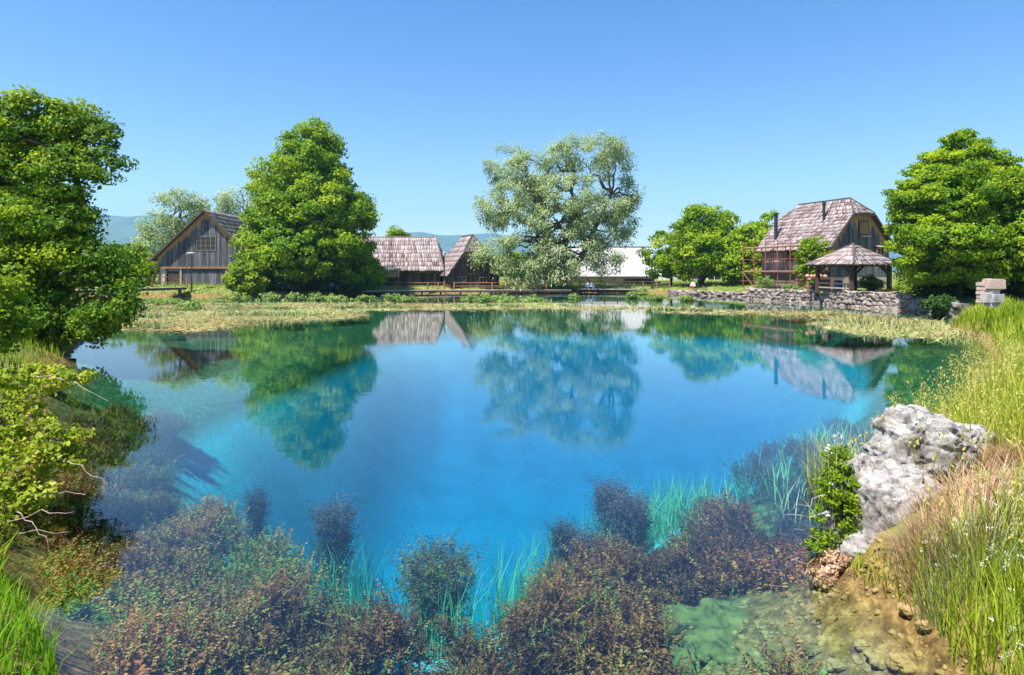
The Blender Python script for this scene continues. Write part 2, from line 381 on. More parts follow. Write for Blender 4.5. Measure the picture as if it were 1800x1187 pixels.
POND = [WP(110, 1187), WP(60, 1090), WP(0, 1030), (-5.3, 6.4), (-6.3, 8.0), (-7.6, 10), (-9.8, 12.9), (-12.6, 17.5), (-14.6, 20.8), (-16.8, 24.5),
        (-21, 29), (-33, 42), (-48, 52), (-50, 59), (-44, 63.5), (-38.5, 65.6), (-35.0, 65.6), (-31, 64.6), (-26, 67.5), (-21.5, 70.5), (-17, 73.5), (-9, 78), (7.6, 79), (14.9, 77.5), (19, 74), (23.2, 67),
        (24.6, 60.5), (22.1, 58.4), (24.6, 50), (26.0, 40.9), (25.7, 36), (22.8, 31.5), (19.6, 28.2), (18.2, 24.0), (14.4, 18.6), (9.9, 13.2), (6.4, 9.7), (4.9, 7.9),
        (3.9, 6.6), (3.1, 5.8), (2.85, 5.3), (3.0, 4.8), (2.95, 4.3), (2.75, 3.6), (2.3, 2.6), (0.5, 2.4), (-2.0, 2.5)]
HOLE = [(-7.2, 12.6), (-5.6, 9.4), (-4.1, 8.0), (-2.7, 7.0), (-2.0, 6.3), (-1.0, 5.85), (-0.2, 6.2), (0.6, 6.8), (1.7, 7.8), (2.7, 9.2), (4.4, 11), (6.8, 13.4), (10.2, 17.2), (14.8, 24), (16.5, 31), (13, 38),
        (0, 41), (-7.5, 34), (-7.4, 28), (-7.4, 22), (-7.6, 16.5)]


def sstep(a, b, x):
    t = np.clip((x - a) / (b - a), 0, 1); return t * t * (3 - 2 * t)


def fbm(X, Y, s, seed=0):
    r = np.random.default_rng(seed); v = 0
    for k in range(5):
        a = r.uniform(0, 6.28, 4); f = s * (1.7 ** k)
        v = v + 0.62 ** k * (np.sin(X * f * np.cos(a[0]) + Y * f * np.sin(a[0]) + a[1]) * np.sin(X * f * np.sin(a[2]) - Y * f * np.cos(a[2]) + a[3]))
    return v


def height(X, Y):
    X = np.asarray(X, float); Y = np.asarray(Y, float)
    sp = sdist(POND, X, Y); sh = sdist(HOLE, X, Y)
    out_ = -sp
    near = 1 - sstep(14, 24, Y)
    right = sstep(0, 2.5, X) * near
    hmax = 0.72 + 0.28 * near + 0.35 * right + 0.45 * sstep(19, 26, X) * sstep(33, 45, Y) + 0.5 * sstep(-22, -28, X) * sstep(50, 62, Y)
    slope = 0.75 + 0.5 * right
    land = 0.02 + hmax * (1 - np.exp(-np.maximum(out_, 0) * slope / np.maximum(hmax, .1))) + 0.06 * fbm(X, Y, 0.7, 1) * sstep(0, 1.5, out_)
    shelf_d = 1.15 * near + 0.42 * (1 - near)
    bed = -(shelf_d * (1 - np.exp(-np.maximum(sp, 0) / 1.1))) - sstep(-0.6, 4.6, sh) * (2.9 + 1.9 * sstep(8, 17, Y) - 2.8 * sstep(22, 38, Y)) + 0.10 * fbm(X, Y, 1.1, 2) * sstep(0, 1.2, sp)
    return np.where(sp > 0, np.minimum(bed, -0.02), land)


def axis(segs):
    a = np.concatenate([np.arange(s, e, st) for s, e, st in segs]); return a


geo_p = 46 * 1.35 ** np.arange(1, 17)
xs = np.concatenate([-geo_p[::-1], axis([(-46, -8, 0.7), (-8, 8, 0.16), (8, 46.1, 0.7)]), geo_p])
ys = np.concatenate([-6 * 1.5 ** np.arange(9, 0, -1), axis([(-6, 2, 0.5), (2, 13, 0.16), (13, 96, 0.7)]), 96 + 3 * 1.5 ** np.arange(0, 19)])
GX, GY = np.meshgrid(xs, ys)
GZ = height(GX, GY)
nx, ny = len(xs), len(ys)
idx = np.arange(nx * ny).reshape(ny, nx)
Fg = np.stack([idx[:-1, :-1], idx[:-1, 1:], idx[1:, 1:], idx[1:, :-1]], -1).reshape(-1, 4)
ground = np_mesh('ground', np.stack([GX, GY, GZ], -1).reshape(-1, 3), Fg, M['ground'], smooth=True)
tag(ground, 'soil and turf banks falling away into the pale pond bed', 'ground', kind='structure')

wb = MB().box((-8, 41, -4.5), (110, 90, 9.0))
water = wb.build('water', M['water'])
tag(water, 'clear blue spring pond with mirror reflections', 'water', kind='structure')

# hills far behind
def hill(name, label, pts, d, depth):
    X = np.array([P(p[0], p[1], d)[0] for p in pts]); Z = np.array([P(p[0], p[1], d)[2] for p in pts])
    xx = np.linspace(X[0], X[-1], 90); zz_ = np.interp(xx, X, Z) + (fbm(xx, xx * 0, 0.012, 5) * 5 + fbm(xx, xx * 0, 0.05, 6) * 2.0)
    rows = []
    for t, f in ((0, 0.0), (0.25, 0.42), (0.5, 0.72), (0.75, 0.93), (1, 1.0), (1.5, 0.7), (2.2, -0.02)):
        rows.append(np.stack([xx, np.full_like(xx, d - depth + depth * t) + 40 * fbm(xx, xx * 0 + t, 0.006, 8) * (0.2 < t < 1), np.maximum(zz_, 3) * f * (1 + 0.05 * fbm(xx, xx * 0 + 90 * t, 0.02, 9)) if t not in (1,) else zz_], -1))
    V = np.concatenate(rows); k = len(xx)
    ii = np.arange(7 * k).reshape(7, k)
    F = np.stack([ii[:-1, :-1], ii[:-1, 1:], ii[1:, 1:], ii[1:, :-1]], -1).reshape(-1, 4)
    V[:, 2] -= 2
    return tag(np_mesh(name, V, F, M['hill'], smooth=True), label, 'hill', kind='structure')


hill('hill', 'distant wooded mountain ridge behind the gabled barn', [(-500, 470), (-250, 420), (-60, 392), (120, 384), (225, 379), (330, 384), (430, 400), (560, 450), (640, 480)], 3600, 900)
hill('hill', 'distant rounded wooded hills behind the shingled roofs', [(560, 480), (650, 425), (700, 412), (735, 406), (765, 412), (800, 414), (838, 410), (870, 408), (930, 420), (1010, 436), (1120, 442), (1300, 440), (1500, 432), (1700, 445), (2000, 470)], 4300, 900)


# ------------------------------------------------------------------ vegetation builders
def unit(v): return v / (np.linalg.norm(v, axis=-1, keepdims=True) + 1e-9)


def leaf_quads(C, Nn, size, aspect, rnd, along=None, fold=0.18, r=rng):
    n_ = len(C); Nn = unit(Nn)
    t = r.normal(size=(n_, 3)) if along is None else along + 0.25 * r.normal(size=(n_, 3))
    t = unit(t - Nn * np.sum(t * Nn, -1, keepdims=True)); s = np.cross(Nn, t)
    L = size[:, None]; W = (size * aspect)[:, None]
    a = C - t * L * 0.5; c = C + t * L * 0.5
    b1 = C + s * W * 0.5 - Nn * L * fold + t * L * -0.06; b2 = C - s * W * 0.5 - Nn * L * fold + t * L * -0.06
    V = np.stack([a, b1, c, b2], 1).reshape(-1, 3)
    F = np.arange(4 * n_).reshape(n_, 4)
    return V, F, np.repeat(rnd, 4)


def crown_points(lobes, ncl, r, bias=0.72, keep_inner=0.55):
    lob = np.array(lobes, float); vol = (lob[:, 3] * lob[:, 4] + lob[:, 3] * lob[:, 5] + lob[:, 4] * lob[:, 5])
    pts, nor = [], []
    tries = 0
    while len(pts) < ncl and tries < 60:
        tries += 1
        k = r.choice(len(lob), size=ncl, p=vol / vol.sum())
        d = unit(r.normal(size=(ncl, 3))); rad = bias + (1.04 - bias) * r.random(ncl) ** 0.6
        p = lob[k, :3] + d * lob[k, 3:] * rad[:, None]
        ok = np.ones(ncl, bool)
        for j in range(len(lob)):
            q = np.linalg.norm((p - lob[j, :3]) / lob[j, 3:], axis=1)
            ok &= ~((q < keep_inner) & (k != j) & (r.random(ncl) < 0.85))
        nn = unit(d / lob[k, 3:])
        for pp, qq in zip(p[ok], nn[ok]): pts.append(pp); nor.append(qq)
    return np.array(pts[:ncl]), np.array(nor[:ncl])


def crown(lobes, ncl, nleaf, cr, lsize, aspect, seed, fill=0.0, droop=0.0, bias=0.7, flat=0.65, inner=0.55, zmin=None, upw=0.45):
    r = np.random.default_rng(seed)
    cp, cn = crown_points(lobes, ncl, r, bias, inner)
    if zmin is not None:
        ok = cp[:, 2] > zmin; cp, cn = cp[ok], cn[ok]
    ncl = len(cp)
    tone = r.normal(0, 0.2, ncl); crr = cr * r.uniform(0.55, 1.4, ncl)
    k = np.repeat(np.arange(ncl), (nleaf * (crr / cr) ** 1.5).astype(int) + 1)
    m_ = len(k)
    off = unit(r.normal(size=(m_, 3))) * (r.random(m_) ** 0.45)[:, None] * crr[k][:, None]
    off[:, 2] *= flat
    C = cp[k] + off
    if droop:
        C[:, 2] -= droop * r.random(m_) * crr[k] * 1.2
    Nn = 0.55 * cn[k] + upw * np.array([0, 0, 1.0]) + 0.55 * unit(off) + 0.65 * r.normal(size=(m_, 3))
    size = lsize * r.uniform(0.65, 1.35, m_)
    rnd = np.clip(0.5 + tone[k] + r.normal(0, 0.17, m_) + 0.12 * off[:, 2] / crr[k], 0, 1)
    along = None
    if droop:
        along = np.tile(np.array([0, 0, -1.0]), (m_, 1)) + 0.7 * cn[k] + 0.5 * r.normal(size=(m_, 3))
    V, F, rr = leaf_quads(C, Nn, size, aspect, rnd, along, r=r)
    if fill:
        lob = np.array(lobes, float); m2 = int(m_ * fill); w_ = lob[:, 3] * lob[:, 4] * lob[:, 5]; kk = r.choice(len(lob), size=m2, p=w_ / w_.sum())
        C2 = lob[kk, :3] + unit(r.normal(size=(m2, 3))) * lob[kk, 3:] * (.82 * r.random(m2) ** .4)[:, None]
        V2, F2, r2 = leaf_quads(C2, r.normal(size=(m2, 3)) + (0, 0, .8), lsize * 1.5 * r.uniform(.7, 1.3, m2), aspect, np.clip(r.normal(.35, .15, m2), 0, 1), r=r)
        F = np.concatenate([F, F2 + len(V)]); V = np.concatenate([V, V2]); rr = np.concatenate([rr, r2])
    return V, F, rr, cp


def limb(a, b, r0, r1, mb, r, nseg=5, wob=0.08, sides=6, sag=0.0):
    a, b = np.array(a, float), np.array(b, float); L = np.linalg.norm(b - a); pts, rad = [], []
    for i in range(nseg + 1):
        t = i / nseg
        p = a + (b - a) * t + (r.normal(size=3) * wob * L * (0 < i < nseg)) * 0.5
        p[2] += sag * L * math.sin(math.pi * t)
        pts.append(p); rad.append(r0 + (r1 - r0) * t)
    mb.tube(pts, rad, sides); return pts


def tree(name, label, cat, base, lobes, trunks, ncl, nleaf, cr, lsize, leafmat, seed, aspect=0.7, bark='bark', nbranch=26, group=None, tr_=0.3, **kw):
    """trunks: list of (base, top) pairs; lobes in world coordinates"""
    r = np.random.default_rng(seed + 999)
    root = empty(name, base, label, cat, group)
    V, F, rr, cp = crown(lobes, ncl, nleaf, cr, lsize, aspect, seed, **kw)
    np_mesh('crown', V, F, M[leafmat], root, {'rnd': rr}, kind='stuff')
    mb = MB(); paths = []
    for a, b in trunks:
        paths.append(limb(a, b, tr_, tr_ * 0.45, mb, r, 6, 0.05, 8))
    mb.build('trunk', M[bark], root, smooth=True)
    if nbranch:
        bb = MB()
        for i in r.choice(len(cp), size=min(nbranch, len(cp)), replace=False):
            p = paths[r.integers(len(paths))]; tgt = cp[i]
            cand = [q for q in p[2:]]
            st = min(cand, key=lambda q: np.linalg.norm(np.array(q) - tgt) + 0.6 * max(0, q[2] - tgt[2]))
            limb(st, tgt, tr_ * 0.34, tr_ * 0.06, bb, r, 6, 0.08, 5, 0.06)
        bb.build('branches', M[bark], root, smooth=True)
    return root


def LB(x, y, d, rx, rz, depth=0.85, dy=0.0):
    p = P(x, y, d + dy); k = (d + dy) / FPX
    return (p[0], p[1], p[2], rx * k, rx * k * depth, rz * k)


def bush(name, label, cat, base, lobes, ncl, nleaf, cr, lsize, leafmat, seed, group=None, aspect=0.7, stems=7, **kw):
    r = np.random.default_rng(seed + 99)
    root = empty(name, base, label, cat, group)
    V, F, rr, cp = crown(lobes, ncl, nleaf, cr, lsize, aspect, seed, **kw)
    np_mesh('foliage', V, F, M[leafmat], root, {'rnd': rr}, kind='stuff')
    mb = MB()
    for i in r.choice(len(cp), size=min(stems, len(cp)), replace=False):
        sr = min(.035, lsize * .14); limb(np.array(base) + r.normal(size=3) * [0.1, 0.1, 0.0], cp[i], sr, sr * .35, mb, r, 4, 0.12, 5)
    mb.build('stems', M['bark'], root)
    return root


def blades(B, h, wdt, lean, rnd, r, curve=0.5, az=None):
    n_ = len(B); az = r.uniform(0, 6.283, n_) if az is None else az
    d = np.stack([np.cos(az), np.sin(az), np.zeros(n_)], -1); s = np.stack([-np.sin(az + r.normal(0, 0.6, n_)), np.cos(az), np.zeros(n_)], -1)
    up = np.array([0, 0, 1.0]); H = h[:, None]; W = wdt[:, None]; Ln = lean[:, None]
    m1 = B + up * H * 0.55 + d * Ln * H * 0.35
    tip = B + up * H * (1 - 0.25 * Ln) + d * Ln * H * (0.7 + curve * 0.6)
    V = np.stack([B - s * W * .5, B + s * W * .5, m1 + s * W * .42, m1 - s * W * .42, tip], 1).reshape(-1, 3)
    o = (np.arange(n_) * 5)[:, None]
    F = np.concatenate([o + np.array([[0, 1, 2]]), o + np.array([[0, 2, 3]]), o + np.array([[3, 2, 4]])])
    return V, F, np.repeat(rnd, 5)


# ------------------------------------------------------------------ building builders
class Frame:
    """building axes: u to the right along the front, v backwards, z up"""
    def __init__(s, ox, oy, ang):
        s.o = np.array((ox, oy, 0.0)); s.a = np.array((math.cos(ang), math.sin(ang), 0.0)); s.b = np.array((-math.sin(ang), math.cos(ang), 0.0)); s.ang = ang
    def p(s, u, v, z): return s.o + s.a * u + s.b * v + np.array((0, 0, z))


def plank_wall(parent, fr, side, u0, u1, zb, top, width, mat, fresh_len=0.0, openings=(), th=0.05, name='plank', off=0.0, horizontal=False):
    """side: function (u, out) -> xy point of the wall face, 'out' metres proud"""
    r = np.random.default_rng(int(abs(u0 * 37 + zb * 91 + u1 * 11)) + 3)
    u = u0
    while u < u1 - 0.02:
        wv = width * r.uniform(0.8, 1.25); ue = min(u + wv, u1)
        if u1 - ue < width * 0.3: ue = u1
        uc = (u + ue) / 2; pr = th + r.uniform(0, 0.025)
        spans = [(zb + r.uniform(-0.03, 0.03), None)]
        for (a, b_, za, zt) in openings:
            if a < uc < b_: spans = [(zb, za), (zt, None)]
        for z0, z1 in spans:
            g = 0.012
            tl, tr2 = (top(u + g), top(ue - g)) if z1 is None else (z1, z1)
            if min(tl, tr2) - z0 < 0.08:
                if max(tl, tr2) - z0 < 0.1: continue
                tl, tr2 = max(tl, z0 + .04), max(tr2, z0 + .04)
            fl = fresh_len * r.uniform(0.55, 1.35) if (z1 is None and fresh_len) else 0
            fl = min(fl, 0.9 * (min(tl, tr2) - z0))
            vs_, fa = [], []
            for dep in (0.0, pr):
                for (uu, tt) in ((u + g, tl), (ue - g, tr2)):
                    q = side(uu, dep + off)
                    for zz_, f_ in ((z0, 0.0), (tt - fl * 1.0, 0.0 if fl else 0.0), (tt - fl * 0.55, 0.9 if fl else 0.0), (tt, 1.0 if fl else 0.0)):
                        vs_.append((q[0], q[1], max(zz_, z0))); fa.append(f_)
            fs_ = []
            for k in range(3):
                fs_ += [(8 + k, 12 + k, 13 + k, 9 + k), (0 + k, 8 + k, 9 + k, 1 + k), (12 + k, 4 + k, 5 + k, 13 + k)]
            fs_ += [(3, 11, 15, 7), (0, 4, 12, 8)]
            np_mesh(name, np.array(vs_), fs_, mat, parent, {'fresh': fa})
        u = ue


def shingles(parent, quad, ncourse, width, mat, seed, lift=0.075, name='shingles'):
    bl, br, tr_, tl = [np.array(q, float) for q in quad]
    r = np.random.default_rng(seed)
    nrm = unit(np.cross(br - bl, tl - bl) if np.linalg.norm(tl - bl) > 0.01 else np.cross(br - bl, tr_ - bl))
    if nrm[2] < 0: nrm = -nrm
    Vs, Rn = [], []
    for i in range(ncourse):
        v0, v1 = i / ncourse, min(1.0, (i + 1.25) / ncourse)
        a0, b0 = bl + (tl - bl) * v0, br + (tr_ - br) * v0
        a1, b1 = bl + (tl - bl) * v1, br + (tr_ - br) * v1
        L = np.linalg.norm(b0 - a0); k = max(1, int(L / width)); cuts = np.linspace(0, 1, k + 1); cuts[1:-1] += r.uniform(-.33 / k, .33 / k, k - 1)
        ct = r.normal(0, 0.10)
        for j in range(k):
            c0, c1 = cuts[j], cuts[j + 1]; g = 0.06 / k
            dl = (tl - bl) / max(np.linalg.norm(tl - bl), .1) * r.uniform(-0.09, 0.05)
            p0, p1 = a0 + (b0 - a0) * (c0 + g) + dl, a0 + (b0 - a0) * (c1 - g) + dl
            p2, p3 = a1 + (b1 - a1) * (c1 - g), a1 + (b1 - a1) * (c0 + g)
            lf = lift * r.uniform(0.75, 1.4); th = 0.035
            up0, up1 = nrm * lf, nrm * 0.018
            Vs += [p0 + up0, p1 + up0, p2 + up1, p3 + up1, p0 + up0 - nrm * th, p1 + up0 - nrm * th, p2, p3]
            Rn += [np.clip(0.52 + ct + r.normal(0, 0.26), 0, 1)] * 8
    n_ = len(Vs) // 8; o = (np.arange(n_) * 8)[:, None]
    F = np.concatenate([o + np.array([f]) for f in ([0, 1, 2, 3], [4, 5, 1, 0], [1, 5, 6, 2], [4, 0, 3, 7], [4, 7, 6, 5])])
    return np_mesh(name, np.array(Vs), F, mat, parent, {'rnd': Rn}, kind='stuff')


def roof_plane(parent, quad, ncourse, width, seed, mat='shingle', th=0.12, name='roof'):
    q = [np.array(p, float) for p in quad]
    nrm = unit(np.cross(q[1] - q[0], q[2] - q[0])); nrm = nrm if nrm[2] > 0 else -nrm
    pl = q if np.linalg.norm(q[2] - q[3]) > 0.02 else q[:3]
    dk = MB().prism([p - nrm * th for p in pl], nrm * (th - 0.004)).build(name, M['dark_timber'], parent)
    shingles(dk, quad, ncourse, width, M[mat], seed)
    return dk


def window(parent, side, u0, u1, z0, z1, nx_, nz_, fmat='fresh_timber', bar=0.07, off=0.06, name='window'):
    def q(u, z, out): p = side(u, out); return (p[0], p[1], z)
    mb = MB()
    for (a, b_) in (((u0, z0), (u1, z0)), ((u0, z1), (u1, z1))):
        mb.bar(q(a[0] - bar, a[1], off), q(b_[0] + bar, b_[1], off), bar, bar)
    for uu in (u0, u1): mb.bar(q(uu, z0 + bar * .5, off), q(uu, z1 - bar * .5, off), bar * 0.98, bar * 0.98)
    fo = mb.build(name, M[fmat], parent)
    for i in range(1, nx_):
        uu = u0 + (u1 - u0) * i / nx_
        MB().bar(q(uu, z0 + bar * .5, off - .005), q(uu, z1 - bar * .5, off - .005), bar * 0.6).build('muntin', M[fmat], fo)
    for j in range(1, nz_):
        zz_ = z0 + (z1 - z0) * j / nz_
        MB().bar(q(u0 + bar * .5, zz_, off - .008), q(u1 - bar * .5, zz_, off - .008), bar * 0.55).build('muntin', M[fmat], fo)
    du, dz = (u1 - u0) / nx_, (z1 - z0) / nz_
    for i in range(nx_):
        for j in range(nz_):
            a, b_ = u0 + du * i + 0.02, u0 + du * (i + 1) - 0.02; c, d = z0 + dz * j + .02, z0 + dz * (j + 1) - .02
            MB().prism([q(a, c, off - 0.05), q(b_, c, off - 0.05), q(b_, d, off - 0.05), q(a, d, off - 0.05)],
                       np.array(q(a, c, off - 0.04)) - np.array(q(a, c, off - 0.05))).build('pane', M['glass'], fo)
    return fo


# ------------------------------------------------------------------ barn (left)
FR = Frame(-34.2, 70, 0.0)
barn = empty('barn', FR.p(0, 0, 1.15), 'tall gabled barn of weathered grey boards with a twelve-pane attic window', 'barn')
front = lambda u, o_: FR.p(u, -o_, 0)
hw, ez, rz_, L = 5.45, 4.35, 9.45, 12.0
slope = (rz_ - ez) / hw
MB().prism([FR.p(-hw + .1, 0, 0.9), FR.p(hw - .1, 0, 0.9), FR.p(hw - .1, 0, ez), FR.p(0, 0, rz_ - .12), FR.p(-hw + .1, 0, ez)], FR.b * L).build('wall_core', M['dark_timber'], barn)
topf = lambda u: rz_ - 0.1 - abs(u) * slope
plank_wall(barn, FR, front, -hw + 0.05, hw - 0.05, 3.15, topf, 0.24, M['board'], 1.0, [(-1.1, 1.15, 4.95, 6.6)], off=0.06)
window(barn, front, -1.05, 1.1, 5.0, 6.55, 4, 3, 'board_pale', 0.055, 0.14)
MB().box(FR.p(0, -0.15, 3.06), (2 * hw - .1, 0.3, 0.22)).build('beam', M['timber'], barn)
for i, u in enumerate((-5.2, -4.4, -2.75, 2.35, 3.6, 5.2)):
    MB().box(FR.p(u, -0.1, 2.05), (0.2, 0.24, 1.8)).build('post', M['fresh_timber' if i in (2, 3, 4) else 'board_brown'], barn)
MB().box(FR.p(-4.8, -0.06, 2.05), (0.6, 0.1, 1.78)).build('pale_panel', M['plaster'], barn)
MB().box(FR.p(-5.25, 3, 2.05), (0.1, 6, 1.78)).build('side_panel', M['plaster'], barn)
r = np.random.default_rng(4)
for (ua, ub) in ((-4.28, -2.87), (2.47, 3.48), (3.72, 5.1)):
    for k in range(7):
        MB().box(FR.p((ua + ub) / 2, -0.05 - r.uniform(0, .03), 1.27 + 0.25 * k), (ub - ua, 0.09, 0.225)).build('siding_board', M['board_brown' if k < 6 else 'board_pale'], barn)
door = MB().box(FR.p(-0.2, -0.03, 1.95), (4.9, 0.06, 1.95)).build('door', M['dark_timber'], barn)
for k in range(18):
    MB().box(FR.p(-2.5 + k * 0.27, -0.085 - r.uniform(0, .02), 1.95), (0.25, 0.05, 1.9)).build('door_plank', M['board'], door)
MB().box(FR.p(-0.2, -0.16, 2.72), (3.4, 0.06, 0.16)).build('door_rail', M['dark_timber'], door)
ov = 0.6
for s in (-1, 1):
    e = (s * (hw + 0.5), ez - 0.5 * slope)
    q = [FR.p(e[0], -ov, e[1]), FR.p(e[0], L + ov, e[1]), FR.p(0, L + ov, rz_ + .06), FR.p(0, -ov, rz_ + .06)]
    if s < 0: q = [q[1], q[0], q[3], q[2]]
    roof_plane(barn, q, 11, 0.3, 20 + s)
    MB().bar(FR.p(e[0], -ov - .05, e[1] - .08), FR.p(0, -ov - .05, rz_ - .04), 0.06, 0.16).build('barge_board', M['dark_timber'], barn)

# ------------------------------------------------------------------ long low mill with the broad shingle roof
FR = Frame(-9.2, 82.5, 0.0)
mill = empty('mill_building', FR.p(-8, 0, 0.3), 'long low dark plank mill under a broad pale shingle roof', 'mill')
front = lambda u, o_: FR.p(u, -o_, 0)
MB().box(FR.p(-8, 4.5, 1.5), (15.6, 8.8, 2.9)).build('wall_core', M['dark_timber'], mill)
plank_wall(mill, FR, front, -15.8, -0.2, 0.1, lambda u: 2.8, 0.3, M['board_brown'], 0.35, off=-0.08)
roof_plane(mill, [FR.p(-17.5, -0.9, 2.72), FR.p(0.25, -0.9, 2.72), FR.p(-1.4, 4.5, 7.35), FR.p(-17.5, 4.5, 7.35)], 8, 0.3, 31)
roof_plane(mill, [FR.p(0.25, 9.9, 2.72), FR.p(-17.5, 9.9, 2.72), FR.p(-17.5, 4.5, 7.35), FR.p(-1.4, 4.5, 7.35)], 8, 0.3, 32)
roof_plane(mill, [FR.p(0.25, -0.9, 2.72), FR.p(0.25, 9.9, 2.72), FR.p(-1.4, 4.52, 7.35), FR.p(-1.4, 4.5, 7.35)], 8, 0.3, 33)
MB().bar(FR.p(0.3, -0.95, 2.74), FR.p(-1.36, 4.5, 7.47), 0.14, 0.08).build('hip_board', M['board_pale'], mill)
MB().bar(FR.p(-17.5, 4.5, 7.44), FR.p(-1.3, 4.5, 7.44), 0.2, 0.1).build('ridge_board', M['board_pale'], mill)

# small open shelter with mossy roof in front of its left end
FR2 = Frame(*P(675, 500, 79)[:2], 0.0)
sh = empty('shelter', FR2.p(0, 0, 0.35), 'small open shelter with an orange mossy shingle roof beside the mill', 'shelter')
for u in (-1.6, 1.5):
    for v in (0, 1.8):
        MB().bar(FR2.p(u, v, 0.1), FR2.p(u, v, 2.0), 0.16).build('post', M['timber'], sh)
roof_plane(sh, [FR2.p(-2.2, -0.5, 1.85), FR2.p(2.05, -0.5, 1.85), FR2.p(1.75, 1.2, 2.85), FR2.p(-2.2, 1.2, 2.85)], 3, 0.3, 41, 'moss_shingle')
roof_plane(sh, [FR2.p(2.05, 2.6, 1.95), FR2.p(-2.2, 2.6, 1.95), FR2.p(-2.2, 1.2, 2.85), FR2.p(1.75, 1.2, 2.85)], 3, 0.3, 42, 'moss_shingle')
MB().box(FR2.p(0, 2.0, 1.0), (3.2, 0.08, 1.7)).build('back_wall', M['board_brown'], sh)

# ------------------------------------------------------------------ half-hipped house builder (hut and mill house)
def half_hip_house(root, fr, W, L, zb, ze, zr, zh, ncs, sw, seed, front_setback, back_setback, ov=0.45, gable_mat='board', fresh=0.7, pw=0.24, openings=(), gz=None):
    hw = W / 2; sl = (zr - ze) / hw; uh = (zr - zh) / sl
    front = lambda u, o_: fr.p(u, -o_, 0)
    core = [fr.p(0.05, 0.05, zb), fr.p(W - .05, 0.05, zb), fr.p(W - .05, 0.05, ze), fr.p(hw + uh, 0.05, zh - .1), fr.p(hw - uh, 0.05, zh - .1), fr.p(0.05, 0.05, ze)]
    MB().prism(core, fr.b * (L - .1)).build('wall_core', M['dark_timber'], root)
    top = lambda u: min(zr - abs(u - hw) * sl, zh) - 0.12
    plank_wall(root, fr, front, 0.02, W - .02, gz if gz else zb, top, pw, M[gable_mat], fresh, openings, off=0.0)
    ea, eb = ze - ov * sl, ze - ov * sl
    A = fr.p(-ov, -ov, ea); B = fr.p(-ov, L + ov, ea)
    A2 = fr.p(W + ov, -ov, ea); B2 = fr.p(W + ov, L + ov, ea)
    Rf = fr.p(hw, front_setback, zr); Rb = fr.p(hw, L - back_setback, zr)
    Hl, Hr = fr.p(hw - uh - .02, -ov, zh), fr.p(hw + uh + .02, -ov, zh)
    Bl, Br = fr.p(hw - uh - .02, L + ov, zh), fr.p(hw + uh + .02, L + ov, zh)
    # each side: lower trapezoid up to hip height, upper trapezoid to the ridge
    k1 = max(2, int(round(ncs * (zh - ea) / (zr - ea)))); k2 = max(2, ncs - k1)
    roof_plane(root, [B, A, Hl, Bl], k1, sw, seed)
    roof_plane(root, [Bl, Hl, Rf, Rb], k2, sw, seed + 1)
    roof_plane(root, [A2, B2, Br, Hr], k1, sw, seed + 2)
    roof_plane(root, [Hr, Br, Rb, Rf], k2, sw, seed + 3)
    roof_plane(root, [Hl, Hr, Rf + fr.a * .01, Rf], k2, sw, seed + 4)
    roof_plane(root, [Br, Bl, Rb, Rb + fr.a * .01], k2, sw, seed + 5)
    up = np.array((0, 0, .09))
    MB().bar(Rf + up, Rb + up, 0.2, 0.08).build('ridge_board', M['board_brown'], root)
    for a_, b_ in ((Hl, Rf), (Hr, Rf)): MB().bar(a_ + up, b_ + up, 0.16, 0.07).build('hip_board', M['board_brown'], root)
    for a_, b_ in ((A, Hl), (A2, Hr), (Hl, Hr)):
        MB().bar(a_ - up * 1.4 - fr.b * .04, b_ - up * 1.4 - fr.b * .04, 0.06, 0.15).build('barge_board', M['dark_timber'], root)


FR = Frame(*P(791, 500, 79)[:2], R(20))
hut = empty('mill_hut', FR.p(3.4, 0, 0.3), 'small dark plank mill hut with half-hipped shingle roof beside the willow', 'hut')
half_hip_house(hut, FR, 6.6, 7.5, 0.1, 2.7, 7.35, 5.15, 8, 0.3, 51, 1.2, 1.2, gable_mat='board_brown', fresh=0.45, pw=0.28)
front = lambda u, o_: FR.p(u, -o_, 0)
window(hut, front, 1.1, 2.0, 1.35, 2.0, 2, 1, 'board_pale', 0.07, 0.15)
window(hut, front, 3.9, 4.8, 1.25, 1.9, 2, 1, 'board_pale', 0.07, 0.15)
window(hut, front, 3.6, 4.1, 3.9, 4.55, 1, 1, 'board_brown', 0.07, 0.15)
MB().bar(FR.p(0.1, -0.14, 2.35), FR.p(6.5, -0.14, 2.35), 0.16).build('beam', M['dark_timber'], hut)

# ------------------------------------------------------------------ pale-roofed building behind the willow
FR = Frame(4.5, 94, 0.0)
pb = empty('pale_roof_building', FR.p(8.5, 0, 0.5), 'low white building with a big plain pale grey roof', 'building')
MB().box(FR.p(8.6, 4, 1.0), (16.6, 8, 2.0)).build('wall', M['white_wall'], pb)
rf = MB()
rf.prism([FR.p(-.2, -0.9, 1.85), FR.p(17.3, -0.9, 1.85), FR.p(17.3, 4, 6.35), FR.p(-.2, 4, 6.35)], (0, 0, 0.12))
rf.prism([FR.p(-.2, 8.9, 1.85), FR.p(17.3, 8.9, 1.85), FR.p(17.3, 4, 6.35), FR.p(-.2, 4, 6.35)], (0, 0.001, 0.12))
ro = rf.build('roof', M['grey_roof'], pb)
MB().bar(FR.p(-.3, 4, 6.5), FR.p(17.4, 4, 6.5), 0.25, 0.1).build('ridge_cap', M['black_metal'], ro)
MB().box(FR.p(8.6, -0.86, 1.72), (17.4, 0.08, 0.3)).build('fascia', M['dark_timber'], pb)
for u in np.linspace(1.0, 16.6, 9):
    MB().box(FR.p(u, -0.7, 0.95), (0.16, 0.16, 1.7)).build('post', M['dark_timber'], pb)
MB().box(FR.p(14.6, -0.1, 1.0), (4.4, 0.2, 1.7)).build('dark_bay', M['dark_timber'], pb)

